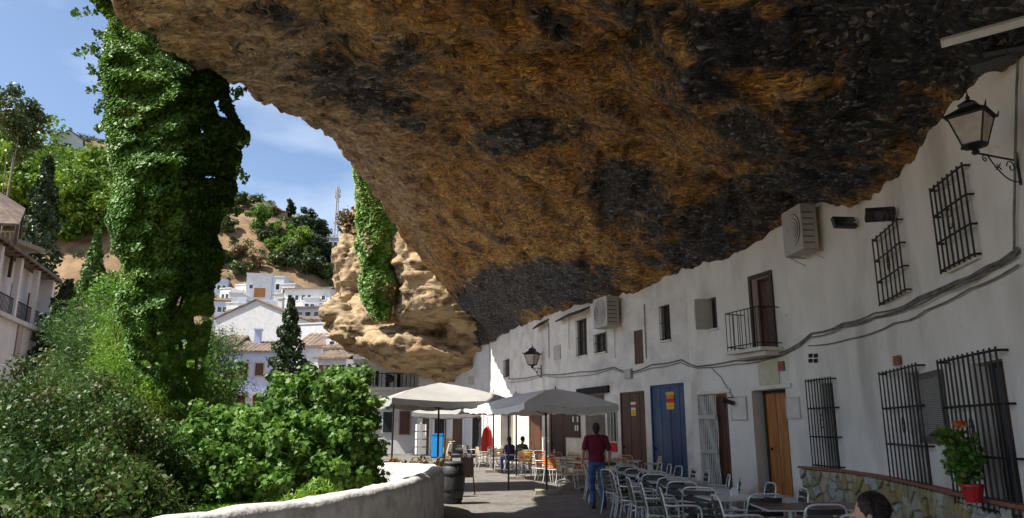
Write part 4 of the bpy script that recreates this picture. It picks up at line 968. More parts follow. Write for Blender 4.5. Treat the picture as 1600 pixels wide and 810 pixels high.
for px_, py_, Y, r, lf, lab in ((415, 368, 118, (2.2, 2, 1.6), 'olive', 'grey green bush below the bright green hillside tree'), (432, 385, 112, (2.4, 2, 1.8), 'pine', 'yellow green bush left of the middle of the slope'), (465, 352, 125, (2.6, 2, 2.0), 'olive', 'olive coloured tree right of the ochre house'), (488, 400, 108, (2.6, 2, 2.2), 'olive', 'scrub oak between the dark pines and the long white house'), (455, 385, 110, (2.2, 2, 2.0), 'ivy', 'green tree in the thick of the slope wood'), (510, 400, 112, (1.8, 2, 2.2), 'cyp', 'dark tree hugging the cliff foot'), (375, 420, 105, (2.6, 2, 1.5), 'olive', 'olive bush above the blue white houses'), (400, 410, 106, (2.0, 2, 1.4), 'dry', 'brownish bush above the cube house'), (350, 400, 110, (2.4, 2, 1.8), 'olive', 'bush right beside the ivy on the lower slope')):
    rtree('hillside_tree', lab, px_, py_, Y, tuple(.72*v for v in r), lf, .42, 70, 24, 'trees on the hillside above the village')
# scrub over the slope
pts, rr = [], []
for _ in range(1500):
    px_ = RNG.uniform(-100, 560); Y = RNG.uniform(80, 166); b = onhill(px_, Y); s = RNG.uniform(.4, 1.5); v = RNG.uniform(0, 1)
    if noise.noise(Vector((b.x*.06, b.y*.06, 0))) < -.05 and RNG.uniform(0, 1) < .8: continue
    a, d = blob(b+Vector((0, 0, s*.3)), (s, s, s*.6), 70, .3); pts.append(a); rr.append(np.full(70, v))
o = leaves('hillside_scrub', LV['olive'], None, np.concatenate(pts), .38, None, 'rhomb', 1, np.concatenate(rr)); tag(o, 'low olive and dry scrub scattered over the brown slope', 'scrub')
# undergrowth in the gully
pts, rr = [], []
for _ in range(900):
    x = RNG.uniform(-22, -2.5); y = RNG.uniform(7, 44)
    if x > street_left(y)-.6: continue
    s = RNG.uniform(.4, 1.1); a, d = blob((x, y, T(x, y)+s*.4), (s, s, s*.8), 75, .3); pts.append(a); rr.append(np.full(75, RNG.uniform(0, 1)))
o = leaves('gully_undergrowth', LV['dark'], None, np.concatenate(pts), .16, None, 'rhomb', 1, np.concatenate(rr)); tag(o, 'tangled green undergrowth filling the gully floor', 'undergrowth')
# small lawn patch and brick edge
lp = P(255, 790, 11.0); gr_ = []
lawn = MB().add([lp+Vector((a, b, 0)) for a, b in ((-1.1, -.9), (1.3, -1.0), (1.6, .9), (-.9, 1.0))], [(0, 1, 2, 3)]).build('lawn_patch', M('lawn', (.06, .17, .01), (.11, .25, .02), 9, .9)); tag(lawn, kind='structure')
ld = lp+Vector((.1, -.1, .04)); a = np.array([ld+Vector((RNG.uniform(-1.1, 1.4), RNG.uniform(-.8, .9), 0)) for _ in range(3500)])
o = leaves('grass_tufts', LV['lime'], None, a, .09, None, 'blade', .6); tag(o, 'short bright green grass of the lawn patch', 'grass')
mb = MB().box(lp+Vector((-.1, 1.1, .12)), (2.6, .22, .34)); bw = mb.build('garden_kerb_wall', M('brown_brick_wall', (.14, .07, .04), (.22, .12, .07), 8, .9, .4)); tag(bw, 'low brown brick wall behind the lawn patch', 'wall')
# ---------------------------------------------------------------- village
RTX = {}
def ybox(mb, x0, x1, y0, y1, z0, z1, m=0): return mb.box(((x0+x1)/2, (y0+y1)/2, (z0+z1)/2), (x1-x0, y1-y0, z1-z0), m=m)
def vhouse(label, px0, px1, pt, Y, dep, rot=0., wallm=None, roof=None, wins=(), down=4., name='village_house', group='white village houses', chim=None, ridge=.0, win=(.8, 1.2), side=None):
    a, b = P(px0, pt, Y), P(px1, pt, Y); w = b.x-a.x; zt = a.z; zb = min(zt-2.2, T(a.x, Y)-.5, zt-down); H = zt-zb
    t = thing(name, label, 'house', (a.x, Y, zb), rot, group)
    wm = wallm or WHITEW; mb = MB(); ybox(mb, 0, w, 0, dep, 0, H)
    if roof == 'gable':                    # gable faces the viewer
        mb.add([(0, 0, H), (w, 0, H), (w/2, 0, H+ridge), (0, dep, H), (w, dep, H), (w/2, dep, H+ridge)], [(0, 1, 2), (5, 4, 3), (0, 3, 4, 1)])
    mb.build('wall', wm, t)
    if roof == 'gable':
        for sgn, x0, x1 in ((1, -.3, w/2), (-1, w+.3, w/2)):
            s_ = ridge/(w/2); z0 = H-.3*s_; MB().add([(x0, -.2, z0+.02), (x1, -.2, H+ridge+.02), (x1, dep+.2, H+ridge+.02), (x0, dep+.2, z0+.02), (x0, -.2, z0+.17), (x1, -.2, H+ridge+.17), (x1, dep+.2, H+ridge+.17), (x0, dep+.2, z0+.17)],
               [(0, 1, 2, 3), (4, 7, 6, 5), (0, 4, 5, 1), (3, 2, 6, 7), (0, 3, 7, 4), (1, 5, 6, 2)]).build('roof', TILE, t)
    elif roof == 'shed' or roof == 'tile': # slopes up and away from the viewer, tiled
        e = .35; mb = MB(); n = max(6, int(w/.35)); vs = []
        for i in range(n*2+1):
            x = -e+(w+2*e)*i/(n*2); r_ = .09*(i % 2); vs += [(x, -e, H+.02+r_), (x, dep*.55, H+ridge+.02+r_), (x, -e, H-.10), (x, dep*.55, H+ridge-.10), (x, dep+e, H+.05+r_), (x, dep+e, H-.10)]
        k = 6
        for i in range(n*2):
            p, q = i*k, (i+1)*k; mb.f += []
            mb2 = [(p, q, q+1, p+1), (p+1, q+1, q+4, p+4), (p+2, p+3, q+3, q+2), (p+3, p+5, q+5, q+3), (p, p+2, q+2, q), (p+4, q+4, q+5, p+5)]
            RTX.setdefault('f', []); RTX['f'] += mb2
        mb.add(vs, RTX.pop('f')); mb.add([vs[j] for j in (0, 1, 4, 5, 3, 2)], [(0, 1, 2, 3, 4, 5)]); mb.add([vs[-6+j] for j in (0, 1, 4, 5, 3, 2)], [(5, 4, 3, 2, 1, 0)])
        mb.build('roof', TILE, t)
    else:
        mb = MB(); ybox(mb, -.08, w+.08, -.08, dep+.08, H+.003, H+.16); mb.build('roof', wm, t)
    for q in wins:
        fx, z = q[0]*w, H-q[1]; ww, wh = (q[2], q[3]) if len(q) > 3 else win
        mb = MB()
        for x0, x1, z0, z1 in ((fx-ww/2-.12, fx-ww/2, z-wh/2-.1, z+wh/2+.12), (fx+ww/2, fx+ww/2+.12, z-wh/2-.1, z+wh/2+.12), (fx-ww/2, fx+ww/2, z+wh/2, z+wh/2+.12), (fx-ww/2, fx+ww/2, z-wh/2-.12, z-wh/2)): ybox(mb, x0, x1, -.06, .02, z0, z1)
        wd = mb.build('window', q[4] if len(q) > 4 else WPLAS, t)
        mb = MB(); ybox(mb, fx-ww/2, fx+ww/2, -.012, .01, z-wh/2, z+wh/2); mb.build('pane', q[5] if len(q) > 5 else GLASS, wd)
    for z, y_ in (side or ()):
        mb = MB(); ybox(mb, w, w+.02, y_-.4, y_+.4, H-z-.6, H-z+.6); mb.build('window', GLASS, t)
    if chim:
        for c in chim: mb = MB(); ybox(mb, c*w-.3, c*w+.3, dep*.4, dep*.4+.6, H, H+ridge+1.0); ybox(mb, c*w-.4, c*w+.4, dep*.4-.1, dep*.4+.7, H+ridge+1.0, H+ridge+1.15); mb.build('chimney', wm, t)
    return t
OT = M('ochre_window_trim', (.52, .36, .22), None); RP = M('red_pane', (.22, .05, .03), None, rough=.4)
vhouse('pale blue house front with four small ochre framed windows', 367, 432, 549, 70, 9, .12, BLUEW, 'tile', [(.24, 1.7, .75, 1.15, OT, WOODB), (.60, 1.7, .75, 1.15, OT, WOODB), (.24, 4.9, .75, 1.5, OT, WOODB), (.60, 4.9, .75, 1.5, OT, WOODB)], 12, chim=(.3,), ridge=1.5)
vhouse('white house side wall joined to the left of the pale blue house', 336, 364, 540, 71.5, 8, .12, WHITEW, 'tile', [], 12, ridge=1.5)
vhouse('large white gable house above the pale blue house', 338, 468, 498, 84, 12, -.15, WHITEW, 'gable', [(.9, 1.4, .8, .9)], 10, ridge=2.0, chim=(.55,))
vhouse('white cube house with the brown shuttered opening, high in the village', 386, 424, 428, 112, 6, .25, WHITEW, 'flat', [(.55, 2.9, 1.7, 1.5, WPLAS, WOODO), (.2, 2.0, .5, .6)], 8, side=((1.4, 2), (3, 4)))
vhouse('shaded side of the brown shuttered house, built as a narrow grey block', 426, 444, 433, 113, 6, 0, M('shaded_side_wash', (.5, .52, .58), (.6, .61, .66), 2), 'flat', [(.5, 1.6, .6, .9), (.5, 3.5, .6, .9)], 8)  # stands in for the cube house's side, shade put into the grey wash
vhouse('long white house with a row of small windows under the cliff', 445, 519, 452, 104, 7, -.12, WHITEW, 'tile', [(.12, 1.2, .5, .7), (.28, 1.3, .5, .7), (.42, 1.3, .5, .7), (.55, 1.3, .5, .7), (.86, 1.4, .5, .6)], 8, ridge=.8)
vhouse('terraced white house with a covered blue grey gallery', 456, 522, 481, 93, 5, -.1, M('blueish_wash', (.50, .54, .66), (.62, .65, .72), 2), 'tile', [(.2, 1.0, .7, .8), (.4, 1.0, .7, .8), (.62, 1.0, .7, .8), (.82, 1.0, .7, .8)], 6, ridge=.4)
vhouse('white walled house with a long sloping white parapet', 462, 536, 508, 82, 6, -.3, WHITEW, 'flat', [(.9, 1.2, .5, .7)], 6)
vhouse('tile roofed white house behind the narrow cypress', 466, 503, 541, 74, 8, -.05, WHITEW, 'tile', [(.3, 1.8, .6, .9)], 10, ridge=1.8)
vhouse('white house with four small red windows under a tiled roof', 497, 542, 560, 66, 6, -.12, M('lilac_wash', (.52, .53, .62), (.62, .62, .68), 2), 'tile', [(.15, 1.0, .5, .8, WPLAS, RP), (.37, 1.0, .5, .8, WPLAS, RP), (.6, 1.0, .5, .8, WPLAS, RP), (.82, 1.0, .5, .8, WPLAS, RP)], 8, ridge=1.0)
vhouse('low white annex with a roof terrace beside the red windowed house', 510, 545, 526, 72, 4, -.2, WHITEW, 'flat', [(.3, .8, .5, .6), (.7, .8, .5, .6)], 4)
for i, (x0, x1, y, Y, rf, lab) in enumerate(((362, 384, 466, 100, 'flat', 'white house second above the gable left end'), (410, 436, 486, 96, 'flat', 'small white house just above the gable ridge'), (474, 498, 466, 102, 'flat', 'white house below the middle of the long white house'), (440, 462, 445, 110, 'flat', 'white house between the grey one and the long one'), (392, 430, 470, 102, 'flat', 'white house wall below the brown shuttered cube house'), (430, 462, 462, 106, 'tile', 'white house right below the grey shaded one'), (470, 500, 500, 88, 'tile', 'white tile roofed house right of the cypress top'),
        (500, 530, 474, 98, 'flat', 'small bright house tucked under the cliff end of the village'), (352, 392, 486, 94, 'flat', 'white terrace house left behind the white gable'), (400, 440, 500, 90, 'flat', 'white annex touching the back of the white gable'), (442, 470, 484, 97, 'flat', 'white block above the cypress tip'), (505, 540, 545, 70, 'tile', 'white house strip just left of the outcrop base'))):
    vhouse(lab, x0, x1, y, Y, 6, (.15, -.2, .1, -.1)[i % 4], WHITEW, rf, [(.25, 1.2, .55, .8), (.6, 1.25, .55, .8)], 6, ridge=.9)
cl = [(344, 438, 120), (352, 452, 112), (366, 458, 108), (345, 470, 100), (362, 474, 98), (376, 446, 116), (385, 474, 100), (402, 486, 104), (425, 480, 100)]
for i, (x, y, Y) in enumerate(cl):
    vhouse(('small blue white house high at the left of the village', 'small pale house second from the ivy side', 'small blue house below the dry slope', 'blue tinted house just right of the ivy foot', 'tiny blue washed house behind the white gable', 'small white house touching the cube house', 'pale blue roofed house left below the brown shutter', 'white low house behind the gable ridge', 'small white house above the gable right end')[i],
           x-8, x+11, y, Y, 5, (.2, -.3, .1, .3, -.1, -.2, .1, 0, -.2)[i], [BLUEW, WHITEW, WHITEW, BLUEW, WHITEW, WHITEW, BLUEW, WHITEW, WHITEW][i], 'tile' if i in (3, 7) else 'flat', [(.35, 1.2, .5, .7), (.75, 1.2, .5, .7)], 5, ridge=.8)
vhouse('ochre house ruin on the hillside crest', 414, 448, 328, 146, 6, .35, M('ochre_wash', (.36, .24, .12), (.46, .32, .17), 1.5, .9), 'tile', [(.3, 1.6, .8, .9), (.75, 1.6, .8, .9)], 5, ridge=.7, group='houses on the hilltop')
vhouse('white modern house on the left skyline above the pines', 84, 124, 212, 140, 9, .5, WHITEW, 'gable', [(.5, 1.6, 1.4, .8)], 4, ridge=1.6, group='houses on the hilltop')
for i, (x0, x1, y, lab) in enumerate(((500, 514, 384, 'small white hilltop house nearest the dark trees'), (514, 528, 372, 'tallest small white house below the antenna mast'), (526, 545, 388, 'small white hilltop house beside the cliff'))):
    vhouse(lab, x0, x1, y, 150, 6, .1*i, WHITEW, 'flat', [(.3, 1.3, .8, .8), (.7, 1.3, .8, .8)], 5, group='houses on the hilltop')
vhouse('white house glimpsed between the cypress and the ivy curtain', 92, 122, 500, 60, 6, .4, BLUEW, 'tile', [(.5, 1.5)], 6, ridge=.8); vhouse('small white wall glimpsed beside the slim cypress', 160, 176, 496, 62, 5, 0, WHITEW, 'flat', [(.5, 1.1, .4, .7)], 6)
vhouse('low bluish house behind the pale feathery tree', 88, 148, 528, 48, 5, .3, BLUEW, 'tile', [(.3, 1.2)], 5, ridge=.6)
# antenna mast
mp_ = P(523, 384, 160); mt = P(523, 291, 160); t = thing('antenna_mast', 'thin lattice antenna mast on the hilltop', 'mast', mp_)
mb = MB(); H = mt.z-mp_.z
for k_ in range(3):
    a = k_*2.094; mb.tube([(.45*cos(a), .45*sin(a), 0), (.22*cos(a), .22*sin(a), H)], .10, 4)
for q in range(16): mb.tube([(.4*cos(q*2.094), .4*sin(q*2.094), H*q/16), (.4*cos((q+1)*2.094), .4*sin((q+1)*2.094), H*(q+1)/16)], .06, 4)
mb.build('lattice', METG, t); mb = MB()
for z in (.8, .88): mb.tube([(.5, 0, H*z), (.5, 0, H*(z+.06))], .2, 6); mb.tube([(-.5, 0, H*z), (-.5, 0, H*(z+.05))], .2, 6)
mb.build('antenna_panel', METG, t)

# left white house with its balconies: face runs from the corner back towards the viewer
cA = P(87, 440, 46); cA2 = P(66, 612, 46); zt = cA.z; zb = P(66, 612, 46).z; dd = Vector((.33, -1, 0)).normalized(); t = thing('balcony_house', 'white house at the left edge with a long balcony and wooden eaves', 'house', (cA.x, cA.y, zb-3))
def LQ(u, z, o=0): n = Vector((1, .33, 0)).normalized(); return Vector((dd.x*u+n.x*o, dd.y*u+n.y*o, z-(zb-3)))
LN = 16
def lbox(mb, u0, u1, z0, z1, o0, o1):
    return mb.add([LQ(u, z, o) for u in (u0, u1) for z in (z0, z1) for o in (o0, o1)], [(0, 1, 3, 2), (4, 6, 7, 5), (0, 4, 5, 1), (2, 3, 7, 6), (0, 2, 6, 4), (1, 5, 7, 3)])
HW = M('house_wash_left', (.66, .66, .70), (.74, .74, .78), 1.5, .9)
d2 = zt-zb; bz = zb+d2*.52
mb = MB(); lbox(mb, 0, LN, zb-3.5, bz, -8, 0); lbox(mb, 0, LN, bz, zt, -8, -.7); lbox(mb, 0, .45, bz, zt, -.7, 0); mb.build('wall', HW, t)
mb = MB(); lbox(mb, -.3, LN, zt, zt+.16, -8.5, .3); mb.build('roof', TILE, t)
for u in np.arange(.2, LN, .9): mb = MB(); lbox(mb, u, u+.12, zt-.08, zt-.01, .003, .24); mb.build('rafter', WOODD, t)
mb = MB(); lbox(mb, -.02, LN, bz-.25, bz-.02, .005, .25); mb.build('cornice', WHITEW, t); mb = MB(); lbox(mb, -.3, LN, zb-.15, zb+.1, .005, .5); mb.build('ledge', WHITEW, t)
for u in (3.3, 6.6, 9.9, 13.2): mb = MB(); lbox(mb, u, u+.35, bz, zt-.01, -.3, 0); mb.build('pillar', HW, t)
for i, u in enumerate((.6, 3.8, 7.1, 10.4)):
    mb = MB(); mb.tube([LQ(u, bz+1.0, -.1), LQ(u+2.6, bz+1.0, -.1)], .04, 5); mb.tube([LQ(u, bz+.1, -.1), LQ(u+2.6, bz+.1, -.1)], .03, 5)
    for q in range(14): mb.tube([LQ(u+q*.2, bz+.05, -.1), LQ(u+q*.2, bz+1, -.1)], .02, 4)
    mb.build('railing', IRON, t)
    mb = MB(); lbox(mb, u+.9, u+1.9, bz+.05, bz+2.1, -.7, -.65); w_ = mb.build('balcony_door', WOODD, t)
for u, ww in ((1.4, .8), (5.2, .9), (9.3, .9)):
    mb = MB(); lbox(mb, u, u+ww, zb+1.6, zb+3.5, .002, .05); w_ = mb.build('window', M('grey_shutter', (.22, .22, .24), None) if u == 5.2 else IRON, t); mb = MB(); lbox(mb, u+.1, u+ww-.1, zb+1.7, zb+3.4, .051, .06); mb.build('pane', GLASS if u != 5.2 else METG, w_)
# tiled shed at the left edge
pS = P(-30, 330, 42); t = thing('tiled_shed', 'open shed with a pale tiled roof at the left edge', 'shed', pS)
a, b, c, d = P(-60, 262, 41), P(40, 326, 42), P(30, 350, 39), P(-70, 345, 38)
mb = MB(); mb.add([v-pS for v in (a, b, c, d)]+[v-pS-Vector((0, 0, .15)) for v in (a, b, c, d)], [(0, 1, 2, 3), (7, 6, 5, 4), (0, 4, 5, 1), (1, 5, 6, 2), (2, 6, 7, 3), (3, 7, 4, 0)]); mb.build('roof', TILE, t)
for q in (b, c):
    MB().tube([q-pS-Vector((.1, 0, .1)), q-pS-Vector((.1, 0, 3.0))], .09, 6).build('post', WOODD, t)
MB().box(P(5, 385, 42)-pS, (3.4, 2.5, .25)).build('floor_slab', MORTAR, t); mb = MB()
for x in (-8, 0, 8, 16, 24): mb.tube([P(x, 385, 40.7)-pS, P(x, 362, 40.7)-pS], .035, 4)
mb.tube([P(-20, 362, 40.7)-pS, P(28, 362, 40.7)-pS], .04, 4); mb.build('railing', METG, t)


# ---------------------------------------------------------------- buildings that close the street
t = thing('sunlit_gable_house', 'bright sunlit white house where the street bends, below the rock', 'house', (-2.6, 45.5, 0))
A_, B_ = Vector((-1.33, 43.15, 0)), Vector((-6.2, 49.5, 0)); dr = (B_-A_).normalized(); nn = Vector((-dr.y, dr.x, 0)); nn = nn if nn.y < 0 else -nn; LB = (B_-A_).length
def EB(mb, u0, u1, z0, z1, o0, o1):
    return mb.add([A_+dr*u+nn*o+Vector((0, 0, z)) for u in (u0, u1) for z in (z0, z1) for o in (o0, o1)], [(0, 1, 3, 2), (4, 6, 7, 5), (0, 4, 5, 1), (2, 3, 7, 6), (0, 2, 6, 4), (1, 5, 7, 3)])
mb = MB(); EB(mb, 0, LB, 0, 6.6, -4, 0); mb.build('wall', WHITEW, t, world=True)
mb = MB(); EB(mb, 1.5, 2.1, 4.2, 4.7, .002, .03); mb.build('vent', METG, t, world=True)
mb = MB(); EB(mb, -.1, LB, 3.45, 3.62, .002, .22); mb.build('cornice', TILE, t, world=True)
for u, w_, mt_ in ((.6, 1.0, DARK), (2.6, 1.1, WOODB), (4.6, 1.2, DARK), (6.4, .9, WOODB)):
    mb = MB(); EB(mb, u, u+w_, .02, 2.3, .003, .03); d_ = mb.build('door', mt_, t, world=True)
    for a_, b_ in ((u-.14, u), (u+w_, u+w_+.14)): mb = MB(); EB(mb, a_, b_, .02, 2.42, .003, .07); mb.build('door_jamb', WPLAS, d_, world=True)
fb = thing('end_building', 'white building with balconies across the end of the plaza under the outcrop', 'house', (-9, 54, 0))
x0, x1 = P(560, 640, 52).x, P(716, 640, 52).x
mb = MB(); ybox(mb, x0-1, x1, 52, 60, -.5, 6.4); mb.build('wall', WHITEW, fb, world=True)
for q in ((583, 592, 648, 672, DARK), (598, 616, 644, 676, GLASS), (624, 641, 643, 679, WOODB)):
    a, b = P(q[0], q[3], 51.98), P(q[1], q[2], 51.98); mb = MB(); ybox(mb, a.x-.08, b.x+.08, 51.93, 51.998, a.z-.05, b.z+.08); f_ = mb.build('window', OT if q[4] is WOODB else WPLAS, fb, world=True)
    mb = MB(); ybox(mb, a.x, b.x, 51.90, 51.928, a.z, b.z); mb.build('pane', q[4], f_, world=True)
for q in ((575, 581, 578, 603), (586, 592, 580, 603), (603, 608, 585, 606), (620, 626, 585, 606)):
    a, b = P(q[0], q[3], 51.98), P(q[1], q[2], 51.98); mb = MB(); ybox(mb, a.x, b.x, 51.95, 51.998, a.z, b.z); mb.build('window', DARK, fb, world=True)
a = P(566, 606, 51.5); b = P(650, 606, 51.5); mb = MB(); ybox(mb, a.x, b.x, 51.0, 51.998, a.z-.15, a.z); sl = mb.build('balcony_slab', WHITEW, fb, world=True)
for q in np.arange(a.x, b.x, .28): mb = MB(); mb.tube([(q, 51.08, a.z), (q, 51.08, a.z+.95)], .025, 4); mb.build('baluster', IRON, sl, world=True)
mb = MB(); mb.tube([(a.x, 51.08, a.z+.95), (b.x, 51.08, a.z+.95)], .03, 4); mb.build('rail', IRON, sl, world=True)
mb = MB(); mb.ball(P(609, 592, 51), (.32, .25, .28), 8, 6); mb.build('dark_planter', LV['cyp'], fb, world=True)
a, b = P(552, 560, 58), P(640, 548, 58)
vhouse('white rooftop house peeping out left of the outcrop base', 552, 600, 552, 58, 5, 0, WHITEW, 'tile', [(.35, .9, .5, .9), (.7, .9, .5, .9)], 4, ridge=.5)
# arch of the stair passage
ar = thing('arch_passage', 'ribbed stone arch over the passage at the end of the street', 'arch', P(690, 706, 49.5))
o_ = wloc(ar); 
for k_, rad in enumerate((1.25, 1.0, .75)):
    mb = MB(); mb.tube([Vector((rad*cos(a), .25*k_, 1.45+rad*sin(a)*.9)) for a in np.linspace(0, pi, 12)], .10, 5); mb.build('rib', M('arch_stone', (.42, .34, .24), (.56, .48, .36), 5) if k_ == 0 else bpy.data.materials['arch_stone'], ar)
for s_ in (-1, 1): mb = MB(); ybox(mb, s_*1.25-.17, s_*1.25+.17, -.15, .7, 0, 1.45); mb.build('pier', OT, ar)
# ---------------------------------------------------------------- chairs and tables
def gp(px, py):                        # place on the street seen at px, py
    d = ray(px, py); t = -EYE/d.z; return Vector((d.x*t, d.y*t, 0))
def bow(pts, n=5):
    return [tuple(v) for v in catmull3([Vector(p) for p in pts], n)]
def catmull3(pts, n):
    out = []
    for i in range(len(pts)-1):
        p0 = pts[max(i-1, 0)]; p1 = pts[i]; p2 = pts[i+1]; p3 = pts[min(i+2, len(pts)-1)]
        for k in range(n):
            t = k/n; out.append(.5*((2*p1)+(p2-p0)*t+(2*p0-5*p1+4*p2-p3)*t*t+(3*p1-p0-3*p2+p3)*t*t*t))
    return out+[pts[-1]]
def make_chair(name, label, slat, metal, sling=False):      # faces +y, back at -y
    t = thing(name, label, 'chair')
    for s in (-1, 1):
        MB().tube(bow([(s*.26, .24, 0), (s*.265, .21, .30), (s*.27, .20, .60), (s*.275, .14, .66)]), .014, 5).build('leg', metal, t, smooth=True)
        MB().tube(bow([(s*.25, -.30, 0), (s*.25, -.24, .25), (s*.245, -.22, .45)]), .014, 5).build('leg', metal, t, smooth=True)
        MB().tube(bow([(s*.275, .14, .66), (s*.28, .0, .665), (s*.275, -.16, .655), (s*.245, -.255, .66)]), .016, 5).build('armrest', metal, t, smooth=True)
    MB().tube(bow([(-.245, -.22, .45), (-.235, -.27, .70), (-.19, -.30, .84), (0, -.315, .86), (.19, -.30, .84), (.235, -.27, .70), (.245, -.22, .45)], 4), .014, 5).build('back_frame', metal, t, smooth=True)
    mb = MB(); mb.tube(bow([(-.25, -.2, .42), (-.26, .2, .42), (-.2, .23, .42), (.2, .23, .42), (.26, .2, .42), (.25, -.2, .42), (-.25, -.2, .42)], 3), .012, 5)
    mb.tube([(-.25, .0, .25), (.25, 0, .25)], .009, 4); mb.build('seat_frame', metal, t)
    for i in range(6): MB().box((0, -.18+i*.076, .437), (.47, .058, .014)).build('seat_slat', slat, t)
    for i in range(4):
        z = .51+i*.082; y = -.245-.055*i/3
        w = .232 if i < 3 else .205
        MB().add([(x*w, y-.035*(1-x*x)+o, z+h) for x in (-1, -.4, .4, 1) for o, h in ((0, 0), (0, .058), (.012, .058), (.012, 0))],
                 [(q*4+j, q*4+(j+1) % 4, q*4+4+(j+1) % 4, q*4+4+j) for q in range(3) for j in range(4)]+[(3, 2, 1, 0), (12, 13, 14, 15)]).build('back_slat', slat, t)
    return t
def place(proto, used, p, rz, label, group):
    o = proto if not used.get(proto.name) else copy_tree(proto)
    used[proto.name] = 1; o.location = p; o.rotation_euler = (0, 0, rz); o['label'] = label; o['group'] = group; return o
USED = {}
chD = make_chair('terrace_chair', 'x', SLATD, ALU)
chY = make_chair('terrace_chair', 'x', YEL, WPLAS); chO = make_chair('terrace_chair', 'x', ORG, WPLAS)
CAN = M('cane_slat', (.42, .27, .12), (.58, .40, .20), 9, .6); chC = make_chair('terrace_chair', 'x', CAN, WPLAS)
chW = make_chair('terrace_chair', 'x', WPLAS, WPLAS)
TBW = M('brown_table_top', (.075, .035, .02), (.13, .065, .04), 6, .35, .1, 20)
def make_table(name, top, round_=False):
    t = thing(name, 'x', 'table')
    if round_: MB().lathe([(.36, .72), (.375, .73), (.375, .745), (.36, .75)], n=20).build('tabletop', top, t)
    else:
        mb = MB(); mb.box((0, 0, .738), (.74, .74, .026)); mb.build('tabletop', top, t)
        mb = MB(); mb.tube([(-.37, -.37, .735), (.37, -.37, .735), (.37, .37, .735), (-.37, .37, .735), (-.37, -.37, .735)], .012, 5); mb.build('edge_band', ALU, t)
    MB().tube([(0, 0, .04), (0, 0, .725)], .03, 8).build('column', ALU, t)
    for a in range(4):
        c, s = cos(a*pi/2+pi/4), sin(a*pi/2+pi/4); MB().tube([(0, 0, .09), (.2*c, .2*s, .07), (.36*c, .36*s, .015)], [.024, .02, .014], 5).build('foot', ALU, t)
    return t
tbA = make_table('terrace_table', ALU); tbB = make_table('terrace_table', TBW)
nap = MB().box((0, 0, .04), (.10, .07, .08)).box((0, 0, .085), (.06, .05, .05)); napm = nap.mesh('napkin_holder')
rc = random.Random(11)
MAN = gp(934, 795); TAKEN = [MAN+Vector(v) for v in ((0, 0, 0), (0, .45, 0), (0, -.45, 0), (.35, 0, 0), (-.35, 0, 0))]
def blocked(q):                        # the photograph keeps the stone plinth and the doors clear of chairs
    a, b = proj((q.x, q.y, .86)); return (a > 1040 and b < lerp_tab([(1040, 724), (1140, 739), (1240, 762), (1330, 786), (1600, 815)], a)) or q.x > x_of_y(q.y)-.45
def set_table(p, rz, chs, tb, tlab, clab, group, sides=(0, 1, 2, 3), dist=.62):
    tt = place(tb, USED, p, rz, tlab, group[0])
    for k in sides:
        a = rz+k*pi/2+rc.uniform(-.22, .22); d = dist+rc.uniform(-.06, .12)
        q = p+Vector((cos(a)*d, sin(a)*d, 0)); c = rc.choice(chs)
        if blocked(q) or any((q-w).length < .33 for w in TAKEN): continue
        TAKEN.append(q)
        place(c, USED, q, a+pi/2+rc.uniform(-.2, .2), clab[k], group[1])
    return tt
# the near block of black slatted chairs between the man and the stone plinth
ORD = ['first', 'second', 'third', 'fourth', 'fifth', 'sixth', 'seventh', 'eighth', 'ninth', 'tenth']
rowsT = []
for i, y in enumerate((18.3, 17.35, 16.4, 15.45, 14.5, 13.55, 12.6, 11.5, 10.4, 9.2)):
    x0 = 2.62+.05*(17-y)+(.3 if i == 9 else 0)
    rowsT.append((0, i, Vector((x0, y, 0))))
    if i < 9: rowsT.append((1, i, Vector((x0+1.22, y+.3, 0))))
    if i in (0, 1, 2, 3, 4, 5, 6): rowsT.append((2, i, Vector((x0+2.45, y+.2, 0))))
rowsT = [r for r in rowsT if not blocked(r[2])]
for c_, i, p in rowsT:
    lane = ('street side row', 'middle row', 'house side row')[c_]
    brown = (c_, i) in ((0, 9), (1, 7), (1, 5), (0, 6))
    set_table(p, rc.uniform(-.25, .25), [chD], tbB if brown else tbA, '%s cafe table, %s from the man in maroon in the %s' % ('brown topped' if brown else 'aluminium', ORD[i], lane),
              ['black slatted chair, %s side of %s table from the man, %s' % (q, ORD[i], lane) for q in ('house', 'far', 'street', 'near')],
              ('tables of the near terrace', 'black slatted chairs of the near terrace'), dist=.60)
# farther tables with yellow, orange and cane chairs
line = [(905, 770), (868, 757), (838, 747), (812, 741), (786, 737), (762, 732), (742, 727)]
for i, (a, b) in enumerate(line):
    p = gp(a, b)+Vector((.35, .9, 0)); chs = [chY, chO, chC] if i < 4 else [chC, chO, chW]
    for c_ in (0, 1):
        pp_ = p+Vector((1.25*c_, .9*c_, 0))
        if pp_.x > x_of_y(pp_.y)-.8: continue
        lane = 'street side' if c_ == 0 else 'wall side'
        set_table(pp_, rc.uniform(-.4, .4), chs, tbA, 'small %s cafe table, %s beyond the man in maroon' % (lane, ORD[i]),
                  ['coloured cafe chair, %s side of the %s %s table beyond the man' % (q, ORD[i], lane) for q in ('house', 'far', 'street', 'near')],
                  ('tables of the far terrace', 'coloured chairs of the far terrace'))
# white chairs left, under the first parasol
for i, (a, b) in enumerate(((588, 707), (606, 704), (632, 708), (650, 705))):
    p = gp(a, b); set_table(p, .3*i, [chW], tbA, 'cafe table left of the spiral ribbed arch, %s from the left' % ORD[i], ['white cafe chair, %s side of the %s table from the left, far left terrace' % (q, ORD[i]) for q in ('right', 'far', 'left', 'near')],
                            ('tables left of the blue bin', 'white chairs left of the blue bin'))
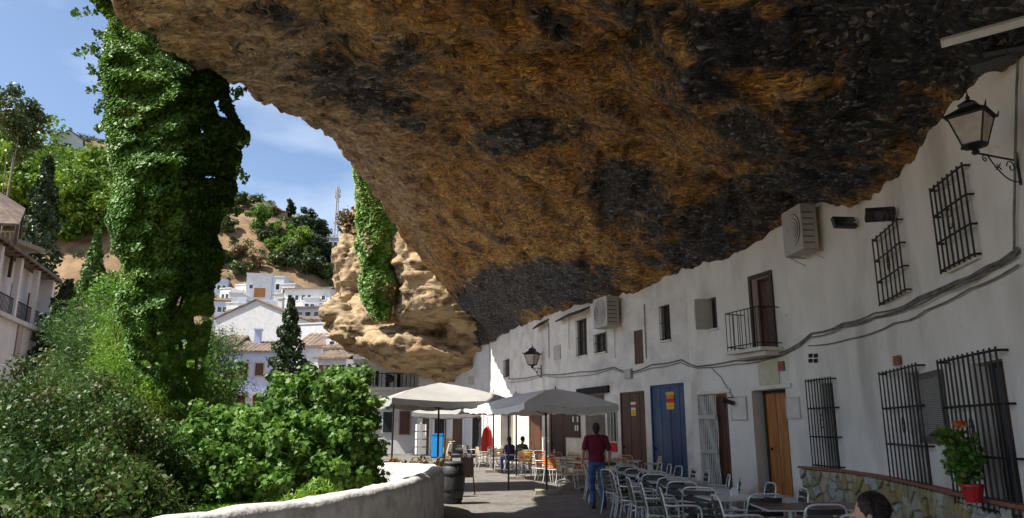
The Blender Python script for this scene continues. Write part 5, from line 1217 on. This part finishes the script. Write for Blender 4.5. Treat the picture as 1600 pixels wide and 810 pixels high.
# terrace floor rail: dark red planters behind the parapet
for i, (x, y) in enumerate(((-3.0, 19.6), (-2.3, 19.4), (-1.7, 19.1))):
    t = thing('flower_trough', ('reddish flower trough behind the parapet, left', 'reddish flower trough behind the parapet, middle', 'reddish flower trough behind the parapet, right beside the barrel')[i], 'planter', (x, y, 0), .2)
    MB().box((0, 0, .36), (.55, .28, .7)).build('box', TERRA, t); a, d = blob((x, y, .8), (.33, .18, .16), 130, .1); leaves('foliage', LV['dry'], t, a, .12, d)
# barrel, easel, bin, stand things
t = thing('barrel', 'black wooden barrel standing by the end of the parapet', 'barrel', gp(707, 787))
MB().lathe([(.20, 0), (.245, .2), (.265, .45), (.245, .70), (.20, .92), (.17, .915)], n=18).build('staves', M('black_stave', (.02, .02, .024), (.05, .05, .055), 14, .6, .3, 40, stretch=(1, 1, .1)), t, smooth=True)
for z, r in ((.08, .225), (.28, .260), (.62, .262), (.84, .222)): MB().lathe([(r, z), (r+.006, z), (r+.006, z+.045), (r, z+.045)], n=18).build('hoop', IRON, t)
MB().lathe([(.0, .90), (.19, .905), (.19, .895)], n=16).build('lid', SLATD, t)
b = gp(730, 774); t = thing('menu_easel', 'narrow wooden menu easel right of the black barrel', 'easel', b, .3)
for s in (-1, 1): MB().tube([(s*.20, 0, 0), (s*.12, .12, 1.0)], .018, 5).build('leg', WOODB, t)
MB().tube([(0, .45, 0), (0, .12, 1.0)], .018, 5).build('leg', WOODB, t); MB().box((0, .045, .68), (.34, .03, .5), Matrix.Rotation(-.12, 3, 'X')).build('board', WOODD, t)
b = P(683, 707, 44); t = thing('blue_recycling_bin', 'bright blue box bin under the arch', 'bin', (b.x, 44, 0)); MB().box((0, 0, .70), (.62, .55, 1.25)).build('body', BLU, t)
MB().box((0, 0, 1.345), (.66, .6, .06)).build('lid', BLU, t); MB().box((0, 0, .04), (.7, .6, .07)).build('base', SLATD, t); 
t = thing('display_stand', 'tall white postcard stand left of the blue bin', 'stand', (P(657, 700, 42).x, 42, 0)); MB().tube([(0, 0, 0), (0, 0, 2.0)], .04, 6).build('pole', ALU, t)
for i in range(4):
    for k_ in range(4): a = k_*pi/2+.4; MB().box((.25*cos(a), .25*sin(a), .45+i*.42), (.04, .34, .36), Matrix.Rotation(a, 3, 'Z')).build('card_rack', WPLAS, t)
b = Vector((P(697, 706, 45).x, 45, 0)); t = thing('ochre_cabinet', 'ochre wooden ice cream cabinet right of the blue bin', 'cabinet', b); MB().box((0, 0, .55), (.62, .6, 1.05)).build('body', M('ochre_panel', (.48, .30, .10), (.60, .42, .2), 8, .6), t); MB().box((0, 0, 1.11), (.68, .66, .05)).build('top', WPLAS, t)
b = Vector((P(761, 700, 35).x, 35, 0)); t = thing('closed_red_parasol', 'folded red parasol standing before the dark doorway', 'parasol', b); MB().tube([(0, 0, 0), (0, 0, 2.2)], .025, 6).build('pole', ALU, t)
MB().lathe([(.22, .55), (.27, .7), (.26, 1.2), (.20, 1.55), (.05, 1.75)], n=10).build('cloth', RED, t); MB().lathe([(.25, 0), (.25, .06), (.06, .1)], n=12).build('base', MORTAR, t)
# moped in the distance
b = P(716, 706, 38); b = Vector((b.x, 38, 0)); t = thing('moped', 'dark parked moped between the ochre cabinet and the cane chairs', 'moped', b, 1.2)
for y in (-.55, .6): MB().tube([(.0+.0, y+.24*cos(a), .27+.24*sin(a)) for a in np.linspace(0, 2*pi, 15)], .055, 6).build('wheel', SLATD, t)
MB().ball((0, -.25, .62), (.17, .45, .16), 10, 6).ball((0, .1, .35), (.14, .4, .1), 8, 5).build('body', IRON, t); MB().ball((0, -.25, .80), (.15, .38, .06), 10, 5).build('seat', SLATD, t)
MB().tube([(0, .6, .27), (0, .42, .95), (0, .38, 1.02)], .04, 6).tube([(-.32, .36, 1.03), (0, .4, 1.0), (.32, .36, 1.03)], .02, 5).build('handlebar', ALU, t); MB().box((0, .5, .68), (.36, .05, .5), Matrix.Rotation(.25, 3, 'X')).build('front_shield', WPLAS, t)

# ---------------------------------------------------------------- parasols
def parasol(label, Fp, s, ang, hz, apex, posts, name='parasol', off=(0, 0), val=.16, CANVAS=CANVAS):
    ux = Vector((cos(ang), sin(ang), 0)); uy = Vector((-sin(ang), cos(ang), 0)); c = Fp+ux*s/2+uy*s/2; c.z = 0
    t = thing(name, label, 'parasol', c)
    cs = [(-s/2, -s/2), (s/2, -s/2), (s/2, s/2), (-s/2, s/2)]
    n = 12; vs = []; fs = []
    for k in range(4):
        a, b = Vector((*cs[k], hz)), Vector((*cs[(k+1) % 4], hz)); A0 = len(vs)
        for i in range(n+1):
            r = i/n
            for j in range(9):
                w = j/8; e = a.lerp(b, w); q = Vector((off[0], off[1], apex)).lerp(e, r); sag = -.09*sin(pi*w)*r+.05*sin(pi*r)+.015*noise.noise(Vector((q.x*3, q.y*3, k)))
                q.z += sag; q = ux*q.x+uy*q.y+Vector((0, 0, q.z)); vs.append(q)
        fs += [(A0+i*9+j, A0+i*9+j+1, A0+(i+1)*9+j+1, A0+(i+1)*9+j) for i in range(n) for j in range(8)]
    MB().add(vs, fs).build('canopy', CANVAS, t, smooth=True)
    vs = []; fs = []
    for k in range(4):
        a, b = Vector((*cs[k], hz)), Vector((*cs[(k+1) % 4], hz)); A0 = len(vs)
        for j in range(17):
            w = j/16; e = a.lerp(b, w); z = -.10*sin(pi*w)+.0; q = ux*e.x*1.003+uy*e.y*1.003
            vs += [q+Vector((0, 0, hz+z)), q*1.006+Vector((0, 0, hz+z-val-.02*sin(j*1.9)))]
        fs += [(A0+2*j, A0+2*j+1, A0+2*j+3, A0+2*j+2) for j in range(16)]
    MB().add(vs, fs).build('valance', CANVAS, t)
    for k in range(4):
        e = ux*cs[k][0]+uy*cs[k][1]; e.z = hz-.03; o = ux*off[0]+uy*off[1]
        MB().tube([o+Vector((0, 0, apex-.06)), (o+e)/2+Vector((0, 0, (apex-.06+hz-.03)/2-.05-e.z/2)) if 0 else e], .014, 4).build('rib', WOODD, t)
        m_ = e*.5; m_.z = (hz+apex)/2-.1; MB().tube([Vector((0, 0, hz-.25)), m_], .011, 4).build('strut', WOODD, t)
    for (a, b) in posts:
        q = ux*a*s/2+uy*b*s/2; z = (apex-.05) if (a, b) == (0, 0) else hz; MB().tube([q, q+Vector((0, 0, z))], .030 if (a, b) == (0, 0) else .026, 7).build('pole', SLATD, t)
    MB().box((0, 0, .05), (.6, .6, .09)).build('base', MORTAR, t)
    MB().tube([ux*off[0]+uy*off[1]+Vector((0, 0, apex-.02)), ux*off[0]+uy*off[1]+Vector((0, 0, apex+.07))], [.03, .01], 6).build('finial', WOODD, t)
    return t
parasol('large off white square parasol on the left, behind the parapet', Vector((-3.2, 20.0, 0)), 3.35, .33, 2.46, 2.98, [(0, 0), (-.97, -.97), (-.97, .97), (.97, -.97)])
parasol('off white square parasol on the right, in front of the brown doors', Vector((.30, 18.2, 0)), 2.75, .47, 2.26, 2.70, [(0, 0)], off=(.25, -.1), CANVAS=CANVAS_SHADE)
parasol('third parasol, just beyond the right one along the wall', Vector((-.6, 24.0, 0)), 2.8, .4, 2.40, 2.85, [(0, 0)], CANVAS=CANVAS_SHADE)
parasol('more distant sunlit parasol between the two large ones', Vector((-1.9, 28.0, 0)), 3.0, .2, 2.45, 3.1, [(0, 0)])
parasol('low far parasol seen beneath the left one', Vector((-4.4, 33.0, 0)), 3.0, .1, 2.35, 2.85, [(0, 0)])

# ---------------------------------------------------------------- people
def capsule(mb, a, b, r0, r1):
    a, b = Vector(a), Vector(b); L_ = (b-a).length; n = 6
    pts, rs = [], []
    d = (b-a).normalized() if L_ > 1e-6 else Vector((0, 0, 1))
    for q in (-.95, -.6, -.2): pts.append(a+d*q*r0); rs.append(r0*sqrt(1-q*q))
    for q in (0., .33, .67, 1.): pts.append(a+(b-a)*q); rs.append(r0+(r1-r0)*q)
    for q in (.2, .6, .95): pts.append(b+d*q*r1); rs.append(r1*sqrt(1-q*q))
    mb.tube(pts, rs, 12)
def hand(mb, w, d, palm_n, curl=.5):                    # w: wrist, d: down the hand
    d = Vector(d).normalized(); n = Vector(palm_n).normalized(); s = d.cross(n).normalized()
    capsule(mb, Vector(w), Vector(w)+d*.03, .024, .026)
    for k in (-1.2, 0, 1.2): capsule(mb, Vector(w)+d*.02+s*.014*k, Vector(w)+d*.085+s*.018*k, .015, .014)
    for i, L_ in enumerate((.068, .078, .074, .058)):
        o = Vector(w)+d*.088+s*(.026-.0175*i); a = (d+n*curl*.4).normalized(); b_ = (d+n*curl*1.3).normalized()
        p1 = o+a*L_*.45; p2 = p1+b_*L_*.55; capsule(mb, o, p1, .0085, .0078); capsule(mb, p1, p2, .0078, .0066)
    o = Vector(w)+d*.03+s*.022; p1 = o+(s*.9+d*.8+n*.4).normalized()*.042; capsule(mb, o, p1, .011, .0095); capsule(mb, p1, p1+(d+n*.5).normalized()*.03, .0095, .008)
def person_walk(loc, rz, H=1.76):
    t = thing('person', 'man walking away in a maroon polo shirt and blue jeans', 'person', loc, rz)   # faces +y
    k = H/1.76
    hipL, hipR = Vector((-.095, 0, .93)), Vector((.095, 0, .93))
    kL, aL = Vector((-.10, .10, .50)), Vector((-.095, .01, .10))
    kR, aR = Vector((.105, -.01, .49)), Vector((.10, -.20, .14))
    ft = [(aL, Vector((-.10, .17, .05))), (aR, Vector((.10, -.07, .05)))]
    shL, shR = Vector((-.20, 0, 1.44)), Vector((.20, 0, 1.44)); eL, eR = Vector((-.285, -.05, 1.17)), Vector((.29, .0, 1.17)); wL, wR = Vector((-.30, .07, .94)), Vector((.30, .13, .96))
    b = MB()
    b.ball((0, .02, 1.645), (.078, .098, .115), 14, 10); capsule(b, (0, .035, 1.60), (0, .06, 1.565), .058, .045); capsule(b, (0, 0, 1.56), (0, -.01, 1.44), .056, .065)
    b.ball((0, .118, 1.635), (.013, .02, .026), 8, 6); 
    for s in (-1, 1): b.ball((s*.08, .01, 1.64), (.012, .02, .032), 8, 6); capsule(b, (0, 0, 1.45), (s*.18, 0, 1.43), .06, .055)
    b.ball((0, 0, 1.25), (.165, .105, .24), 14, 10); b.ball((0, 0, 1.0), (.155, .11, .14), 14, 8)
    for S_, E_, W_ in ((shL, eL, wL), (shR, eR, wR)):
        capsule(b, S_, E_, .052, .040); capsule(b, E_, W_, .040, .026); s = -1 if S_.x < 0 else 1
        hand(b, W_, (W_-E_)+Vector((0, 0, -.1)), (-s, .2, 0), .6)
    for h, kk, a in ((hipL, kL, aL), (hipR, kR, aR)): capsule(b, h, kk, .082, .055); capsule(b, kk, a, .053, .038)
    for a, f in ft: capsule(b, a-Vector((0, .03, .04)), f, .04, .032)
    o = remeshed('body', b, .0085, SKIN, t, 2, world=False)
    b = MB(); b.ball((0, 0, 1.26), (.192, .128, .26), 16, 12); b.ball((0, .0, 1.08), (.172, .128, .16), 16, 10); b.ball((0, -.012, 1.40), (.17, .105, .10), 14, 8)
    for s, S_, E_ in ((-1, shL, eL), (1, shR, eR)): capsule(b, (s*.08, 0, 1.455), S_, .072, .070); capsule(b, S_, S_.lerp(E_, .78), .070, .062)
    b.lathe([(.176, .955), (.18, 1.05)], n=18); capsule(b, (0, 0, 1.52), (0, 0, 1.47), .066, .08)
    sh = remeshed('polo_shirt', b, .014, M('maroon_cotton', (.135, .006, .022), (.19, .010, .035), 9, .85, .5, 14), t, 3, lambda p: .010*noise.noise(Vector((p.x*7, p.y*7, p.z*16)))+.004*noise.noise(p*30), world=False)
    b = MB(); b.ball((0, 0, .95), (.165, .12, .115), 16, 10)
    for h, kk, a in ((hipL, kL, aL), (hipR, kR, aR)): capsule(b, h-Vector((0, 0, .02)), kk, .096, .070); capsule(b, kk, a.lerp(kk, .05), .068, .062)
    remeshed('jeans', b, .013, M('blue_denim', (.03, .07, .19), (.075, .15, .32), 7, .85, .6, 16), t, 2, lambda p: .011*noise.noise(Vector((p.x*8, p.y*8, p.z*20))), world=False)
    for a, f in ft:
        b = MB(); capsule(b, a-Vector((0, .04, .05)), f-Vector((0, 0, .0)), .052, .042); capsule(b, a, a-Vector((0, .02, .05)), .05, .05); remeshed('shoe', b, .014, SLATD, t, 2, world=False)
    b = MB(); b.ball((0, -.012, 1.672), (.088, .103, .108), 14, 10); b.ball((0, -.045, 1.60), (.072, .06, .07), 12, 8); remeshed('hair', b, .012, HAIR, t, 1, lambda p: .004*noise.noise(p*60), world=False)
    t.scale = (k, k, k); return t
m = gp(934, 795); person_walk(m, .05)
def person_sit(loc, rz, label, shirt, legs, lean=0., face_up=True, woman=False, fine=.012, arms=1):
    t = thing('person', label, 'person', loc, rz)       # faces +y, seat at z .45, hips above the origin
    b = MB(); hz = .55; n0 = Vector((0, lean*.5, 1.05)); hd = Vector((0, lean*.8+.05, 1.22))
    b.ball(hd, (.076, .095, .112), 14, 10); capsule(b, hd+Vector((0, .03, -.05)), hd+Vector((0, .062, -.085)), .056, .036); capsule(b, hd-Vector((0, .02, .06)), n0-Vector((0, .02, .02)), .05, .055)
    b.add(*[([hd+Vector(v) for v in ((-.014, .085, -.025), (.014, .085, -.025), (0, .122, -.03), (0, .088, .018))]), [(0, 2, 1), (0, 3, 2), (1, 2, 3), (0, 1, 3)]])
    b.ball(hd+Vector((0, .115, -.028)), (.014, .016, .014), 8, 5); b.ball(hd+Vector((0, .09, -.058)), (.024, .012, .009), 8, 5)
    for s in (-1, 1): b.ball(hd+Vector((s*.077, -.002, -.01)), (.010, .02, .030), 8, 6); capsule(b, n0-Vector((0, 0, .05)), n0+Vector((s*.16, 0, -.08)), .05, .05)
    b.ball((0, lean*.25, .82), (.15, .10, .24), 14, 10); b.ball((0, 0, .56), (.165, .13, .12), 14, 8)
    P2 = {}
    for s in (-1, 1):
        S_ = n0+Vector((s*.18, 0, -.09)); E_ = S_+Vector((s*.05, .10, -.26)); W_ = E_+Vector((-s*.08, .24, .02)); P2[s] = (S_, E_, W_)
        capsule(b, S_, E_, .048, .038); capsule(b, E_, W_, .038, .025); hand(b, W_, W_-E_, (0, 0, -1), .5)
        capsule(b, (s*.09, 0, .54), (s*.11, .42, .52), .078, .055); capsule(b, (s*.11, .42, .52), (s*.12, .38, .09), .052, .037); capsule(b, (s*.12, .36, .05), (s*.125, .55, .04), .04, .03)
    remeshed('body', b, fine, SKIN, t, 2, world=False)
    b = MB(); b.ball((0, lean*.25, .82), (.17, .118, .26), 16, 10); b.ball((0, 0, .62), (.165, .13, .12), 14, 8); capsule(b, n0+Vector((-.14, 0, -.075)), n0+Vector((.14, 0, -.075)), .07, .07)
    for s in (-1, 1): capsule(b, P2[s][0], P2[s][0].lerp(P2[s][1], .8), .064, .054)
    remeshed('shirt', b, .014, shirt, t, 3, lambda p: .005*noise.noise(p*10), world=False)
    b = MB(); b.ball((0, 0, .55), (.175, .14, .12), 14, 8)
    for s in (-1, 1): capsule(b, (s*.09, 0, .54), (s*.11, .42, .52), .09, .065); capsule(b, (s*.11, .42, .52), (s*.12, .38, .14), .062, .05)
    remeshed('trousers', b, .016, legs, t, 2, world=False)
    for s in (-1, 1): b = MB(); capsule(b, (s*.12, .35, .05), (s*.125, .56, .045), .048, .038); remeshed('shoe', b, .015, WPLAS, t, 1, world=False)
    b = MB(); b.ball(hd+Vector((0, -.024, .028)), (.093, .106, .112), 16, 12)
    if fine < .01:                     # a few hundred separate locks over the cap of hair
        sb_ = MB(); rh = random.Random(4)
        for _ in range(420):
            th, ph = rh.uniform(0, 2*pi), rh.uniform(0, 1.5); pts = []
            for q in range(5):
                e = ph+q*.16; z_ = cos(e); rr3 = 1.0+.03*rh.random()
                if sin(th) > .35 and z_ < .45: break
                pts.append(hd+Vector((0, -.024, .028))+Vector((.094*sin(e)*cos(th+.05*q), .107*sin(e)*sin(th+.05*q), .113*z_))*rr3)
            if len(pts) > 2: sb_.tube(pts, [.0035]*(len(pts)-1)+[.001], 3)
        lk = sb_.build('hair_locks', HAIR, t); lk['kind'] = 'stuff'
    if woman: b.ball(hd+Vector((0, -.075, -.06)), (.075, .055, .10), 14, 10); capsule(b, hd+Vector((0, -.09, -.05)), hd+Vector((0, -.12, -.22)), .05, .03)
    h_ = remeshed('hair', b, .008, HAIR, t, 1, lambda p: .003*noise.noise(Vector((p.x*90, p.y*30, p.z*20))), world=False)
    return t
wp = P(1376, 803, 5.2); person_sit((wp.x, wp.y, wp.z-1.22), 1.15, 'dark haired person seated at the bottom right, turned left, only the head in view', M('dark_top', (.03, .02, .03), None), SLATD, .02, woman=False, fine=.006)
wc = place(chD, USED, (wp.x+.05, wp.y, 0), 1.15, 'black slatted chair holding the dark haired person at the bottom right', 'black slatted chairs of the near terrace')
p = gp(797, 738); person_sit((p.x, p.y, 0), .6, 'distant seated person in purple top and blue trousers beside the yellow chairs', M('purple_top', (.05, .02, .16), None), M('royal_blue_trousers', (.03, .10, .38), None), .05, woman=True)
p = gp(812, 736); person_sit((p.x+.1, p.y+.1, 0), -.5, 'distant seated person in an olive brown top facing away', M('olive_top', (.12, .10, .06), None), WOODD, .03)
place(chY, USED, (p.x+.1, p.y-.0, 0), -.5, 'yellow backed chair holding the person in the olive top', 'coloured chairs of the far terrace')
# chair and two pale rods next to the near person
c = P(1305, 797, 7.6); place(chD, USED, (c.x, c.y, 0), .3, 'black slatted chair directly left of the dark haired person', 'black slatted chairs of the near terrace')
c = P(1240, 800, 8.6); place(tbB, USED, (c.x+.75, c.y+.7, 0), .1, 'brown topped table by the stone plinth, beside the chair left of the seated person', 'tables of the near terrace')
for i, (c_, q, p) in enumerate([r for r in rowsT][::2]):
    o = link_mesh('napkin_holder', napm, [] if i else [WPLAS]); o.location = p+Vector((.1*rc.uniform(-1, 1), .1, .752)); tag(o, 'white napkin holder on the %s table of the %s row' % (ORD[q], ('street side', 'middle', 'house side')[c_]), 'napkin holder', 'napkin holders on the near tables')
